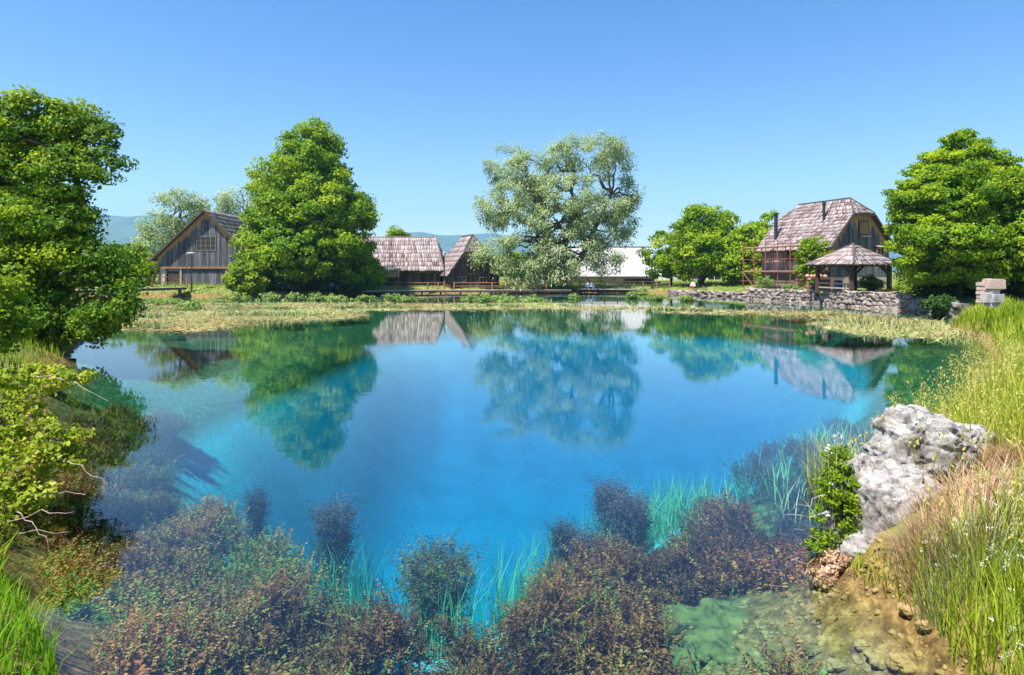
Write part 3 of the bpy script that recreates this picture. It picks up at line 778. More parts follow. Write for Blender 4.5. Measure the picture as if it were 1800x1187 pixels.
# ------------------------------------------------------------------ cream house behind the park trees
FR = Frame(30.0, 112, 0.0)
ch = empty('cream_house', FR.p(3, 0, 0.7), 'cream house with a pale blue window behind the waterside trees', 'house')
MB().box(FR.p(3.0, 4, 2.4), (11.0, 8, 4.6)).build('wall', M['white_wall'], ch)
MB().prism([FR.p(-2.8, -.6, 4.7), FR.p(8.8, -.6, 4.7), FR.p(3.0, -.6, 7.0)], FR.b * 9).build('roof', M['terracotta'], ch)
front = lambda u, o_: FR.p(u, -o_, 0)
window(ch, front, 5.0, 7.4, 1.0, 2.6, 2, 1, 'white_wall', 0.12, 0.08)
window(ch, front, -0.5, 1.2, 1.0, 2.6, 2, 1, 'white_wall', 0.12, 0.08)
MB().box(FR.p(3, -0.15, 0.7), (11.2, 0.2, 0.5)).build('plinth', M['greystone'], ch)

# ------------------------------------------------------------------ mill house (right)
FR = Frame(27.6, 54.4, R(20))
mh = empty('mill_house', FR.p(3.5, 0, 1.15), 'two storey plank mill house with half-hipped shingle roof and black stovepipes', 'house')
half_hip_house(mh, FR, 7.0, 8.2, 1.0, 5.15, 9.2, 7.75, 14, 0.34, 61, 1.0, 1.2, ov=0.5, fresh=1.15, pw=0.23, gz=2.15,
               openings=[(3.3, 4.55, 5.9, 7.05), (5.35, 6.35, 3.55, 4.75)])
front = lambda u, o_: FR.p(u, -o_, 0)
window(mh, front, 3.4, 4.45, 5.98, 6.98, 1, 1, 'timber', 0.1, 0.1)
MB().box(FR.p(3.93, -0.085, 6.48), (0.94, 0.03, 0.9), R(20)).build('shutter', M['timber'], mh)
MB().box(FR.p(3.95, -0.2, 5.75), (1.1, 0.28, 0.12), R(20)).build('flower_box', M['board_pale'], mh)
window(mh, front, 5.45, 6.25, 3.6, 4.7, 2, 2, 'timber', 0.1, 0.1)
MB().prism([FR.p(5.25, -0.05, 4.95), FR.p(6.5, -0.05, 4.95), FR.p(6.5, -0.5, 4.78), FR.p(5.25, -0.5, 4.78)], (0, 0, .05)).build('window_hood', M['board_pale'], mh)
MB().box(FR.p(3.5, -0.02, 1.55), (6.9, 0.1, 1.15), R(20)).build('plaster_band', M['plaster'], mh)
MB().box(FR.p(4.3, -0.09, 1.45), (3.0, 0.06, 0.7), R(20)).build('cellar_opening', M['glass'], mh)
left = lambda v, o_: FR.p(-o_, v, 0)
plank_wall(mh, FR, left, 0.05, 8.15, 2.75, lambda v: 4.95, 0.26, M['board_pale'], 0, [(2.6, 5.0, 3.5, 4.6)], off=0.02)
window(mh, left, 2.7, 3.75, 3.55, 4.55, 2, 2, 'timber', 0.09, 0.07)
window(mh, left, 3.95, 4.9, 3.55, 4.55, 2, 2, 'timber', 0.09, 0.07)
MB().box(FR.p(-0.1, 4.1, 2.68), (0.3, 8.2, 0.16), R(20)).build('floor_beam', M['timber'], mh)
MB().box(FR.p(-0.02, 4.1, 1.8), (0.1, 8.1, 1.6), R(20)).build('lower_wall', M['stone_dark'], mh)
dr = MB().box(FR.p(-0.1, 3.2, 1.9), (0.1, 1.0, 1.5), R(20)).build('door', M['timber'], mh)
def stovepipe(fr, u, v, z0, z1, rad):
    c = fr.p(u, v, 0)
    pp = MB().tube([(c[0], c[1], z0), (c[0], c[1], z1)], rad, 10).build('chimney', M['black_metal'], mh)
    MB().tube([(c[0], c[1], z1 - .05), (c[0], c[1], z1 + .05), (c[0], c[1], z1 + .25), (c[0], c[1], z1 + .3)], [rad * .7, rad * 1.35, rad * 1.3, rad * .3], 10).build('chimney_cap', M['black_metal'], pp)
stovepipe(FR, 0.55, 6.9, 5.2, 8.1, 0.17)
stovepipe(FR, 1.9, 2.4, 7.0, 8.75, 0.13)
MHF = FR

# vine on the corner of the house
c = FR.p(-0.6, 0.8, 0)
bush('climbing_vine', 'dense green climbing vine covering the mill house corner', 'vine', (c[0], c[1], 1.1),
     [LB(1424, 452, 53.6, 22, 28, 0.5), LB(1437, 438, 53.6, 22, 20, 0.5), LB(1418, 478, 53.4, 16, 20, 0.5), LB(1450, 452, 53.2, 18, 14, 0.5), LB(1420, 430, 54.5, 14, 9, 0.5)], 150, 42, 0.38, 0.2, 'leaf_bush', 71, bias=0.5)

# ------------------------------------------------------------------ scaffold
sf = empty('scaffold', MHF.p(-1.4, 5, 1.1), 'red tubular scaffold standing along the mill house side wall', 'scaffold')
vsn = np.linspace(1.2, 8.9, 6)
for v in vsn:
    for u in (-0.75, -1.7):
        a = MHF.p(u, v, 1.0)
        MB().tube([a, a + np.array((0, 0, 4.6 if u < -1 else 4.0))], 0.04, 6).build('upright', M['red_metal'], sf)
for z in (1.65, 2.55, 3.75, 4.85):
    MB().tube([MHF.p(-1.72, 0.9, z), MHF.p(-1.72, 9.2, z + 0.05)], 0.035, 6).build('ledger', M['red_metal'], sf)
for z in (2.6, 4.9):
    for v in vsn: MB().tube([MHF.p(-0.6, v, z), MHF.p(-1.9, v, z)], 0.04, 5).build('transom', M['red_metal'], sf)
MB().box(MHF.p(-1.25, 5.0, 2.68), (0.85, 7.6, 0.06), R(20)).build('walk_board', M['fresh_timber'], sf)
MB().box(MHF.p(-1.25, 5.0, 4.98), (0.85, 7.6, 0.06), R(20)).build('walk_board', M['fresh_timber'], sf)
MB().tube([MHF.p(-1.76, 7.4, 1.2), MHF.p(-1.76, 8.9, 2.6)], 0.035, 5).build('brace', M['red_metal'], sf)

# ------------------------------------------------------------------ gazebo
Nx, Ny = 24.9, 45.6
ga = math.atan2(0.4226, 0.906)
GF = Frame(Nx, Ny, ga)
gz = empty('gazebo', GF.p(2.75, 2, 1.15), 'open timber gazebo with a low shingled pyramid roof on the quay', 'gazebo')
gw, gl_ = 5.6, 4.2; ze_, za_ = 3.12, 4.75
cs = [GF.p(0, 0, ze_), GF.p(gw, 0, ze_), GF.p(gw, gl_, ze_), GF.p(0, gl_, ze_)]; ap = GF.p(gw / 2, gl_ / 2, za_)
for i in range(4):
    roof_plane(gz, [cs[i], cs[(i + 1) % 4], ap + 0.004 * (cs[(i + 1) % 4] - cs[i]), ap], 5, 0.3, 81 + i, th=0.1)
    MB().bar(cs[i] + np.array((0, 0, .08)), ap + np.array((0, 0, .08)), 0.14, 0.06).build('hip_board', M['board_brown'], gz)
ins = 0.65
pc = [(ins, ins), (gw - ins, ins), (gw - ins, gl_ - ins), (ins, gl_ - ins)]
for i, (u, v) in enumerate(pc):
    a, b_ = GF.p(u, v, 0.95), GF.p(u, v, 3.15)
    pst = MB().bar(a, b_, 0.26).build('post', M['dark_timber'], gz)
    for (u2, v2) in (pc[(i + 1) % 4], pc[(i - 1) % 4]):
        d = unit(np.array((u2 - u, v2 - v)))
        MB().bar(GF.p(u + d[0] * .1, v + d[1] * .1, 2.45), GF.p(u + d[0] * .8, v + d[1] * .8, 3.08), 0.13).build('brace', M['dark_timber'], gz)
for i in range(4):
    (u, v), (u2, v2) = pc[i], pc[(i + 1) % 4]
    MB().bar(GF.p(u, v, 3.1), GF.p(u2, v2, 3.1), 0.17).build('beam', M['dark_timber'], gz)
for z, mt in ((1.35, 'deck'), (1.68, 'dark_timber')):
    MB().bar(GF.p(ins, ins + 0.15, z), GF.p(ins, gl_ - ins, z + 0.05), 0.1).build('rail', M[mt], gz)

# things under and by the gazebo
t = empty('serving_counter', GF.p(1.2, 3.4, 1.1), 'long plank counter behind the gazebo carrying round clay pots', 'counter')
MB().bar(GF.p(0.9, 4.6, 2.05), GF.p(4.0, 5.0, 2.05), 0.35, 0.14).build('counter_top', M['fresh_timber'], t)
for u in (1.0, 2.5, 3.8): MB().bar(GF.p(u, 4.75, 1.0), GF.p(u, 4.75, 1.97), 0.14).build('leg', M['timber'], t)
MB().bar(GF.p(0.95, 4.75, 1.55), GF.p(3.9, 4.85, 1.55), 0.1).build('rail', M['timber'], t)
for i, (u, s) in enumerate(((0.95, 0.2), (1.5, 0.17), (2.0, 0.19), (2.7, 0.2), (3.4, 0.17))):
    c = GF.p(u, 4.62 + 0.13 * u, 2.13); c[1] += 0.0
    prof = [(0.35, 0), (0.8, .25), (1.0, .6), (0.85, 1.0), (0.45, 1.3), (0.5, 1.45)]
    po = MB().tube([(c[0], c[1], c[2] + h_ * s) for _, h_ in prof], [q * s * 1.05 for q, _ in prof], 12).build('clay_pot', M['terracotta'], smooth=True)
    tag(po, ('largest round clay pot at the left end of the counter' if i == 0 else ['', 'second round clay pot from the left on the counter', 'middle round clay pot on the counter', 'fourth round clay pot from the left on the counter', 'round clay pot at the right end of the counter'][i]), 'pot', 'clay pots on the counter')
c = GF.p(1.9, 2.7, 1.1)
brl = empty('barrel', c, 'blue plastic barrel standing under the gazebo', 'barrel')
MB().tube([(c[0], c[1], 1.08 + h_) for h_ in (0, .1, .4, .7, .8)], [.26, .3, .32, .3, .27], 14).build('body', M['blue_plastic'], brl, smooth=True)
MB().tube([(c[0], c[1], 1.88), (c[0], c[1], 1.93)], [.28, .28], 14).build('lid', M['black_metal'], brl)
st = empty('stool', GF.p(2.6, 2.4, 1.1), 'plain pale wooden stool beside the blue barrel', 'stool')
MB().box(GF.p(2.6, 2.4, 1.62), (0.5, 0.4, 0.08), ga).build('seat', M['deck'], st)
for du in (-.18, .18):
    for dv in (-.14, .14): MB().bar(GF.p(2.6 + du, 2.4 + dv, 1.05), GF.p(2.6 + du, 2.4 + dv, 1.58), 0.07).build('leg', M['deck'], st)
pl = empty('planter', GF.p(4.0, 0.9, 1.1), 'low planter of split logs at the gazebo front edge', 'planter')
for k in range(9):
    MB().tube([GF.p(3.0 + k * .25, 0.35 + .02 * (k % 2), 1.0), GF.p(3.0 + k * .25, 0.35 + .02 * (k % 2), 1.26 + .03 * (k % 3))], 0.11, 7).build('log', M['timber'], pl)
bush('garden_shrub', 'leafy green shrub growing behind the gazebo planter', 'shrub', GF.p(4.1, 1.3, 1.1), [tuple(GF.p(4.0, 1.5, 1.75)) + (0.9, 0.7, 0.55), tuple(GF.p(4.5, 1.6, 1.5)) + (0.6, 0.6, 0.45)], 60, 30, 0.28, 0.15, 'leaf_broad', 72, bias=0.4)
bush('garden_shrub', 'bright yellow-green shrub right of the gazebo', 'shrub', P(1595, 512, 45), [LB(1592, 503, 45, 20, 14), LB(1612, 508, 44.5, 18, 12)], 60, 30, 0.28, 0.15, 'leaf_bush', 73, bias=0.4)
bush('garden_shrub', 'pale feathery shrub on the quay below the scaffold', 'shrub', P(1343, 508, 58), [LB(1343, 498, 58, 17, 13)], 45, 30, 0.28, 0.17, 'leaf_cress', 74, bias=0.4, aspect=0.3)
bush('garden_shrub', 'low grey-green plant spilling over the quay near its steps', 'shrub', P(1395, 512, 54), [LB(1390, 508, 54, 16, 7), LB(1405, 511, 53, 12, 6)], 35, 26, 0.22, 0.14, 'leaf_cress', 75, bias=0.4)


# ------------------------------------------------------------------ stone quay walls
def stone_meshes(k, mat, seed):
    out_ = []
    for i in range(k):
        bm = bmesh.new(); bmesh.ops.create_cube(bm, size=1.0)
        bmesh.ops.bevel(bm, geom=list(bm.edges), offset=0.2, segments=1, affect='EDGES')
        r_ = np.random.default_rng(seed + i)
        for v in bm.verts: v.co += Vector(r_.normal(0, 0.075, 3))
        me = bpy.data.meshes.new('stone'); bm.to_mesh(me); bm.free(); me.materials.append(mat); out_.append(me)
    return out_


def stone_wall(name, label, a, b, z0, z1, sw, shh, mat, seed, thick=0.5, group=None, core=True):
    a, b = np.array(a, float), np.array(b, float); L = np.linalg.norm(b - a); d = (b - a) / L; nrm = np.array((d[1], -d[0]))
    if nrm @ (-a) < 0: nrm = -nrm
    ang = math.atan2(d[1], d[0]); r_ = np.random.default_rng(seed)
    root = empty(name, (*((a + b) / 2), 0), label, 'stone wall', group)
    mid = (a + b) / 2 - nrm * 0.30
    MB().box((mid[0], mid[1], (z0 + z1) / 2 - 0.03), (L - .06, thick, z1 - z0 - .1), ang).build('core', M['mortar'], root)
    ms_ = stone_meshes(7, mat, seed); z = z0; row = 0
    while z < z1 - 0.03:
        hh = min(shh * r_.uniform(0.8, 1.25), z1 - z + .02); s = r_.uniform(-0.2, 0)
        while s < L:
            ww = sw * r_.uniform(0.6, 1.5); c_ = s + ww / 2
            if 0 < c_ < L:
                h2 = hh * r_.uniform(0.75, 1.15)
                o = bpy.data.objects.new('stone', ms_[r_.integers(7)]); COL.objects.link(o)
                p = a + d * c_ + nrm * r_.uniform(-0.08, 0.05)
                o.location = (p[0], p[1], z + h2 / 2 + r_.uniform(-.03, .03)); o.scale = (ww * 1.06, 0.42, h2 * 1.1)
                o.rotation_euler = (r_.normal(0, .12), r_.normal(0, .28), ang + r_.normal(0, .06) + (math.pi if r_.random() < .5 else 0))
                o.parent = root; o.matrix_parent_inverse = parent_matrix(root).inverted()
            s += ww
        z += hh; row += 1
    return root


stone_wall('stone_wall', 'rough stone quay wall below the red scaffold', (22.1, 58.6), (24.4, 50.5), -0.4, 1.05, 0.36, 0.3, M['stone'], 5)
stone_wall('stone_wall', 'rough stone quay wall under the gazebo', (24.62, 49.6), (26.1, 41.0), -0.4, 1.15, 0.34, 0.28, M['stone'], 6)
stone_wall('stone_wall', 'stone wall by the maple, tree shade put into its stone colour', (26.05, 40.7), (25.6, 35.8), -0.3, 0.85, 0.55, 0.38, M['stone_dark'], 7)
stone_wall('stone_wall', 'low stone bank wall under the waterside park trees', (18.6, 74.2), (24.4, 62.2), -0.2, 0.48, 0.55, 0.3, M['stone'], 8)
stps = empty('quay_steps', (24.6, 50.1, 0), 'narrow stone steps between the two quay walls', 'steps')
for k in range(3): MB().box((24.75 + .25 * k, 50.1, 0.15 + 0.3 * k), (0.7, 0.9, 0.28), R(-72)).build('step', M['stone_dark'], stps)

# monument on the grass mound
mo = empty('stone_monument', P(1750, 530, 24.5), 'stone monument of a pink slab on a rounded grey block', 'monument')
def block(parent, name, x0, x1, y0, y1, d, dep, mat, seed, bev=0.12):
    p0, p1 = P(x0, y1, d), P(x1, y0, d); s = np.array((p1[0] - p0[0], dep, p1[2] - p0[2])); c = (p0 + p1) / 2; c[1] = d + dep / 2
    bm = bmesh.new(); bmesh.ops.create_cube(bm, size=1.0); bmesh.ops.bevel(bm, geom=list(bm.edges), offset=bev, segments=2, affect='EDGES')
    r_ = np.random.default_rng(seed)
    for v in bm.verts: v.co = Vector(((v.co.x + r_.normal(0, .02)) * s[0] + c[0], (v.co.y + r_.normal(0, .02)) * s[1] + c[1], (v.co.z + r_.normal(0, .02)) * s[2] + c[2]))
    me = bpy.data.meshes.new(name); bm.to_mesh(me); bm.free(); me.materials.append(M[mat])
    o = bpy.data.objects.new(name, me); COL.objects.link(o)
    if parent: o.parent = parent; o.matrix_parent_inverse = parent_matrix(parent).inverted()
    return o
block(mo, 'top_slab', 1743, 1770, 490, 509.5, 24.3, 0.55, 'sandstone', 1, .08)
block(mo, 'grey_block', 1741, 1772, 510, 540, 24.2, 0.7, 'greystone', 2, .25)
for k in range(5): block(mo, 'stone', 1730 + (k % 2), 1742, 496.5 + 7.5 * k, 503.5 + 7.5 * k, 24.6, 0.5, 'sandstone', 10 + k, .12)

# ------------------------------------------------------------------ bridges, boardwalk, rails, lamps
br_ = empty('footbridge', (-42, 62.5, 0.6), 'low plank footbridge with reddish rails in front of the barn', 'footbridge')
a, b_ = np.array((-45.5, 60.0, 0.72)), np.array((-34.0, 65.4, 1.0))
for k in range(26):
    t0 = (k + .5) / 26; p = a + (b_ - a) * t0
    MB().box(p, (0.45, 1.5, 0.07), math.atan2(5.4, 11.5)).build('deck_plank', M['deck'], br_)
for s in (-0.6, 0.6):
    o2 = np.array((-0.44, 0.9, 0)) * s
    MB().bar(a + o2 - (0, 0, .14), b_ + o2 - (0, 0, .14), 0.16, 0.2).build('beam', M['dark_timber'], br_)
for t0 in (0.1, 0.5, 0.95):
    for s in (-.5, .5): q = a + (b_ - a) * t0 + np.array((-.44, .9, 0)) * s; MB().bar((q[0], q[1], -0.5), (q[0], q[1], q[2] - .15), 0.22).build('pile', M['dark_timber'], br_)
for k, t0 in enumerate((0.0, 0.25, 0.5, 0.75, 1.0)):
    q = a + (b_ - a) * t0 + np.array((-.44, .9, 0)) * .75
    MB().bar(q, q + np.array((0, 0, 1.15)), 0.12).build('rail_post', M['timber'], br_)
for z in (0.55, 1.1):
    o2 = np.array((-.33, .67, z)); MB().bar(a + o2, b_ + o2, 0.08).build('rail', M['timber'], br_)

bw = empty('boardwalk', (-4, 75.2, 0.35), 'long low boardwalk running across the far side of the pond', 'boardwalk')
pts = [(-17.5, 73.0), (-9, 76.0), (0.5, 76.9), (7.2, 77.3)]
for (p, q) in zip(pts[:-1], pts[1:]):
    p, q = np.array((*p, .36)), np.array((*q, .36)); Ls = np.linalg.norm(q - p); k = int(Ls / 0.75); ang = math.atan2(q[1] - p[1], q[0] - p[0])
    for i in range(k):
        c = p + (q - p) * (i + .5) / k; MB().box(c, (Ls / k - .03, 1.5, 0.09), ang).build('deck_plank', M['deck'], bw)
    for i in range(0, k, 3):
        c = p + (q - p) * (i + .5) / k; MB().bar((c[0], c[1] - .55, -.5), (c[0], c[1] - .55, .3), 0.2).build('pile', M['dark_timber'], bw)
    MB().bar(p - (0, .7, .12), q - (0, .7, .12), 0.12, 0.2).build('beam', M['dark_timber'], bw)
for x in (752, 770, 781, 798, 865, 905, 960):
    q = P(x, 500, 77.2); MB().bar((q[0], q[1], .3), (q[0], q[1], 1.35 if x != 781 else 1.5), 0.16).build('rail_post', M['timber'], bw)
for (x0, x1) in ((680, 768), (770, 782), (798, 960)):
    for z in (0.85, 1.25):
        q0, q1 = P(x0, 500, 77.25), P(x1, 500, 77.25); MB().bar((q0[0], q0[1], z), (q1[0], q1[1], z + .02), 0.08).build('rail', M['timber'], bw)
# footbridge by the pale-roofed building
b2 = empty('footbridge', (15, 79, .4), 'dark timber footbridge with rails in front of the pale-roofed building', 'footbridge')
for z in (0.95, 1.4): MB().bar((8.5, 78.8, z), (19.2, 76.2, z), 0.1).build('rail', M['dark_timber'], b2)
for t0 in np.linspace(0, 1, 8): q = np.array((8.5, 78.8)) * (1 - t0) + np.array((19.2, 76.2)) * t0; MB().bar((q[0], q[1], -.3), (q[0], q[1], 1.45), 0.13).build('rail_post', M['timber' if t0 > .7 else 'dark_timber'], b2)
MB().bar((8.4, 79.3, .42), (19.2, 76.7, .42), 1.2, 0.14).build('deck', M['deck'], b2)


def lamp_post(label, x, y0, y1, d, flat):
    a_, b2_ = P(x, y1, d), P(x, y0, d); root = empty('street_lamp', (a_[0], a_[1], 0.4), label, 'lamp', 'lamp posts round the pond')
    MB().tube([(a_[0], a_[1], min(a_[2], .3)), b2_], [0.09, 0.06], 8).build('post', M['black_metal'], root)
    h = b2_[2]
    if flat:
        MB().tube([(a_[0] - .1, a_[1], h), (a_[0] - .1, a_[1], h + .12), (a_[0] - .1, a_[1], h + .2)], [.42, .46, .1], 12).build('lamp_head', M['lamp_white'], root)
    else:
        MB().tube([(a_[0], a_[1], h + z) for z in (0, .15, .4, .5, .58)], [.08, .2, .24, .28, .05], 10).build('lamp_head', M['lamp_white'], root)
lamp_post('slim dark lamp post with a flat pale head before the barn', 337, 447, 503, 66, True)
lamp_post('dark lamp post between the long mill and the hut', 781, 451, 512, 78, False)
lamp_post('dark lamp post at the right end of the pale-roofed building', 1146, 456, 510, 77, False)


# ------------------------------------------------------------------ trees
# left maple overhanging the water
base = np.array((-15.2, 20.5, 0.3))
lob = [LB(50, 215, 20.5, 66, 56), LB(110, 225, 20.6, 52, 48), LB(165, 245, 20.5, 50, 46), LB(195, 285, 20.2, 30, 22), LB(40, 300, 21, 80, 70), LB(-40, 260, 21, 90, 100), LB(130, 310, 19.9, 60, 48), LB(100, 385, 19.6, 70, 44), LB(20, 400, 19.8, 80, 70),
       LB(150, 445, 19.2, 62, 36), LB(175, 510, 19.4, 56, 50), LB(40, 510, 19.6, 90, 80), LB(-60, 430, 20, 100, 120), LB(90, 570, 19.5, 70, 40), LB(205, 470, 19.5, 30, 36)]
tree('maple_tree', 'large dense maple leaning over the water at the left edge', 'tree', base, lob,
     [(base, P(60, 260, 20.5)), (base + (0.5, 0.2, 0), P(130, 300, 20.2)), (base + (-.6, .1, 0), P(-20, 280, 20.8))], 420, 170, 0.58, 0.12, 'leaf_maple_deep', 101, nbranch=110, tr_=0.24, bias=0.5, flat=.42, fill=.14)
# trailing sprays hanging to the water
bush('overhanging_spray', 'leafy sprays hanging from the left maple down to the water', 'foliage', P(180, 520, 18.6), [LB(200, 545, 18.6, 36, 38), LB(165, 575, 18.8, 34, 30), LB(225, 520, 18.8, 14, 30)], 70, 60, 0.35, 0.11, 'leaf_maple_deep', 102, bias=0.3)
# big linden
base = P(545, 508, 74); base[2] = 0.6
lob = [LB(540, 240, 74, 34, 34), LB(545, 275, 74, 60, 45), LB(530, 320, 74, 82, 50), LB(545, 370, 73, 100, 60), LB(505, 400, 72.5, 72, 60), LB(590, 400, 73, 68, 70), LB(540, 440, 72, 112, 50),
       LB(476, 440, 72, 46, 52), LB(600, 460, 73, 52, 40), LB(625, 375, 74, 26, 30), LB(510, 475, 72, 75, 32)]
tree('linden_tree', 'tall cone-shaped leafy tree between the barn and the long mill', 'tree', base, lob, [(base, P(541, 270, 74))], 680, 105, 1.1, 0.33, 'leaf_linden', 111, nbranch=40, tr_=0.5, bias=0.74, flat=.6, fill=.18)
# willow
base = P(990, 508, 82); base[2] = 0.3
lob = [LB(1035, 262, 82, 62, 30), LB(985, 275, 82, 40, 30), LB(1085, 285, 82, 32, 34), LB(890, 290, 83, 36, 40), LB(935, 300, 82, 42, 36), LB(905, 345, 82, 62, 34), LB(1000, 335, 80, 60, 34), LB(1085, 345, 82, 40, 38), LB(1060, 400, 83, 48, 30),
       LB(900, 370, 80, 52, 26), LB(980, 385, 80, 56, 34), LB(1040, 365, 81, 56, 30), LB(870, 445, 79, 34, 32), LB(930, 440, 79, 55, 42), LB(920, 478, 78.5, 44, 24), LB(1000, 440, 79.5, 62, 42), LB(1060, 455, 80, 40, 28), LB(985, 475, 79, 40, 22), LB(1105, 375, 83, 22, 28), LB(868, 365, 82, 32, 20)]
tree('willow_tree', 'huge spreading silver-green willow over the far shore', 'tree', base, lob,
     [(base, P(1010, 300, 82)), (base + (-.4, 0, 0), P(930, 330, 82)), (base + (.3, 0, 0), P(1075, 340, 82)), (P(955, 480, 82), P(940, 400, 81))], 600, 115, 1.15, 0.38, 'leaf_willow', 121, aspect=0.34, bark='bark_pale', nbranch=70, tr_=0.5, droop=0.5, bias=0.62, inner=0.4, upw=0.9)
# willows behind the barn
base = P(320, 490, 96); base[2] = 1
tree('willow_tree', 'round silver-green willow rising behind the barn roof', 'tree', base, [LB(318, 372, 96, 48, 40), LB(285, 400, 96, 36, 36), LB(350, 385, 96, 28, 34), LB(275, 435, 95, 32, 34), LB(310, 430, 96, 50, 40)],
     [(base, P(318, 370, 96)), (base, P(280, 400, 96))], 210, 62, 1.25, 0.44, 'leaf_willow', 131, aspect=0.36, bark='bark_pale', nbranch=26, tr_=0.4, droop=0.5, bias=0.6)
base = P(430, 490, 100); base[2] = 1
tree('willow_tree', 'smaller silver-green willow between the barn and the tall linden', 'tree', base, [LB(425, 360, 100, 38, 34), LB(405, 385, 100, 26, 34), LB(450, 400, 100, 40, 46)], [(base, P(430, 370, 100))],
     120, 60, 1.25, 0.44, 'leaf_willow', 132, aspect=0.36, bark='bark_pale', nbranch=14, tr_=0.35, droop=0.5, bias=0.6)
# waterside park trees
base = P(1180, 503, 80); base[2] = .7
tree('park_tree', 'small round leafy tree nearest the pale grey roof', 'tree', base, [LB(1172, 440, 80, 42, 32), LB(1160, 465, 79, 32, 22), LB(1195, 462, 79, 30, 26)], [(base, P(1178, 430, 80))], 100, 85, 0.9, 0.3, 'leaf_maple', 141, nbranch=14, tr_=0.2)
base = P(1232, 505, 76); base[2] = .75
tree('park_tree', 'broad leafy tree with forked dark trunk by the low stone bank', 'tree', base, [LB(1235, 395, 76, 46, 34), LB(1265, 410, 76, 40, 40), LB(1215, 420, 76, 34, 34), LB(1250, 440, 74.5, 62, 38), LB(1290, 440, 76, 30, 34), LB(1225, 466, 75, 34, 22), LB(1275, 462, 75, 40, 26)],
     [(base, P(1225, 400, 76)), (base, P(1268, 420, 76))], 270, 85, 0.95, 0.3, 'leaf_maple', 142, nbranch=24, tr_=0.26, fill=.12)
base = P(1318, 500, 72); base[2] = .9
tree('park_tree', 'dark tree crowding the left end of the mill house', 'tree', base, [LB(1318, 430, 72, 34, 34), LB(1335, 455, 71, 28, 34), LB(1300, 465, 71, 36, 32), LB(1325, 480, 70.5, 26, 20)], [(base, P(1318, 420, 72))], 220, 55, 0.75, 0.32, 'leaf_linden', 143, nbranch=12, tr_=0.22)
base = P(1352, 490, 84); base[2] = 1
tree('park_tree', 'loose pale tree top showing behind the mill house chimney', 'tree', base, [LB(1352, 400, 84, 22, 28), LB(1330, 415, 84, 26, 24), LB(1366, 415, 84, 16, 30)], [(base, P(1352, 395, 84))], 90, 40, 0.8, 0.34, 'leaf_linden', 144, nbranch=10, tr_=0.2)
# small round tree behind the long mill
base = P(697, 480, 125); base[2] = 1
tree('round_tree', 'small round tree top peeping over the long shingle roof', 'tree', base, [LB(694, 412, 125, 15, 12), LB(710, 418, 125, 11, 9), LB(696, 430, 125, 18, 20)], [(base, P(697, 420, 125))], 60, 50, 0.9, 0.4, 'leaf_bush', 151, nbranch=5, tr_=0.25)
# right maple
base = np.array((28.6, 40.2, 1.0))
lob = [LB(1690, 246, 40, 24, 20), LB(1688, 272, 40, 42, 34), LB(1650, 305, 40, 50, 40), LB(1725, 300, 40, 52, 48), LB(1610, 345, 39.5, 42, 42), LB(1690, 350, 38.5, 80, 60), LB(1765, 350, 40, 60, 70), LB(1605, 410, 39.5, 45, 45), LB(1680, 420, 38, 85, 50), LB(1765, 430, 39, 65, 60),
       LB(1640, 460, 38.5, 50, 38), LB(1720, 470, 38.5, 60, 30), LB(1612, 465, 40, 32, 35), LB(1590, 380, 40.5, 28, 45)]
tree('maple_tree', 'big bright green maple standing right of the gazebo', 'tree', base, lob, [(base, P(1690, 290, 40)), (base + (1.6, .4, 0), P(1750, 330, 40.5))], 800, 125, 0.56, 0.165, 'leaf_maple', 161, nbranch=70, tr_=0.22, bias=0.62, flat=.5, fill=.12)
base = np.array((32.5, 36.5, 1.0))
tree('maple_tree', 'leafy tree cut by the right edge of the picture', 'tree', base, [LB(1822, 350, 36.5, 32, 50), LB(1830, 430, 36.5, 46, 70)], [(base, P(1830, 330, 36.5))], 240, 60, 0.62, 0.23, 'leaf_maple', 162, nbranch=12, tr_=0.2)
for i, (x, y, d, rx, rz2, lab) in enumerate(((1640, 505, 41, 30, 26, 'dark undergrowth bush below the right maple beside the dark stone wall'), (1705, 500, 42, 40, 30, 'dark undergrowth bush behind the trunk of the right maple'), (1790, 490, 40, 40, 40, 'dark undergrowth bush behind the stone monument'), (1655, 535, 37, 18, 9, 'low dark plant on top of the dark stone wall'))):
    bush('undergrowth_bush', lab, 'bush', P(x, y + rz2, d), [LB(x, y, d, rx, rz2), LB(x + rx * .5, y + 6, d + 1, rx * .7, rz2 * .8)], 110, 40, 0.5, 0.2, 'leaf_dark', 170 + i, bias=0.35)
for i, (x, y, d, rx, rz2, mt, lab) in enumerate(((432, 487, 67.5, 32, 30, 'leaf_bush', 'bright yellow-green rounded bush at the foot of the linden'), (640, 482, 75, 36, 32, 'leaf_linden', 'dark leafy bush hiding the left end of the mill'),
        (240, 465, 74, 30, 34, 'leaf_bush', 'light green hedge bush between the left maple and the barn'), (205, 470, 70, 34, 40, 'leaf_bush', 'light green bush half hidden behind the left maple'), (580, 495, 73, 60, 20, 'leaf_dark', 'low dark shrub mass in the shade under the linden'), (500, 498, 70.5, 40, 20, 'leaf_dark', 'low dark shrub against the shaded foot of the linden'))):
    bush('waterside_bush', lab, 'bush', P(x, y + rz2 * .8, d), [LB(x, y, d, rx, rz2), LB(x + rx * .35, y + rz2 * .35, d - .6, rx * .7, rz2 * .6), LB(x - rx * .4, y + rz2 * .4, d, rx * .6, rz2 * .55)], 170, 40, 0.55, 0.3, mt, 180 + i, bias=0.5)
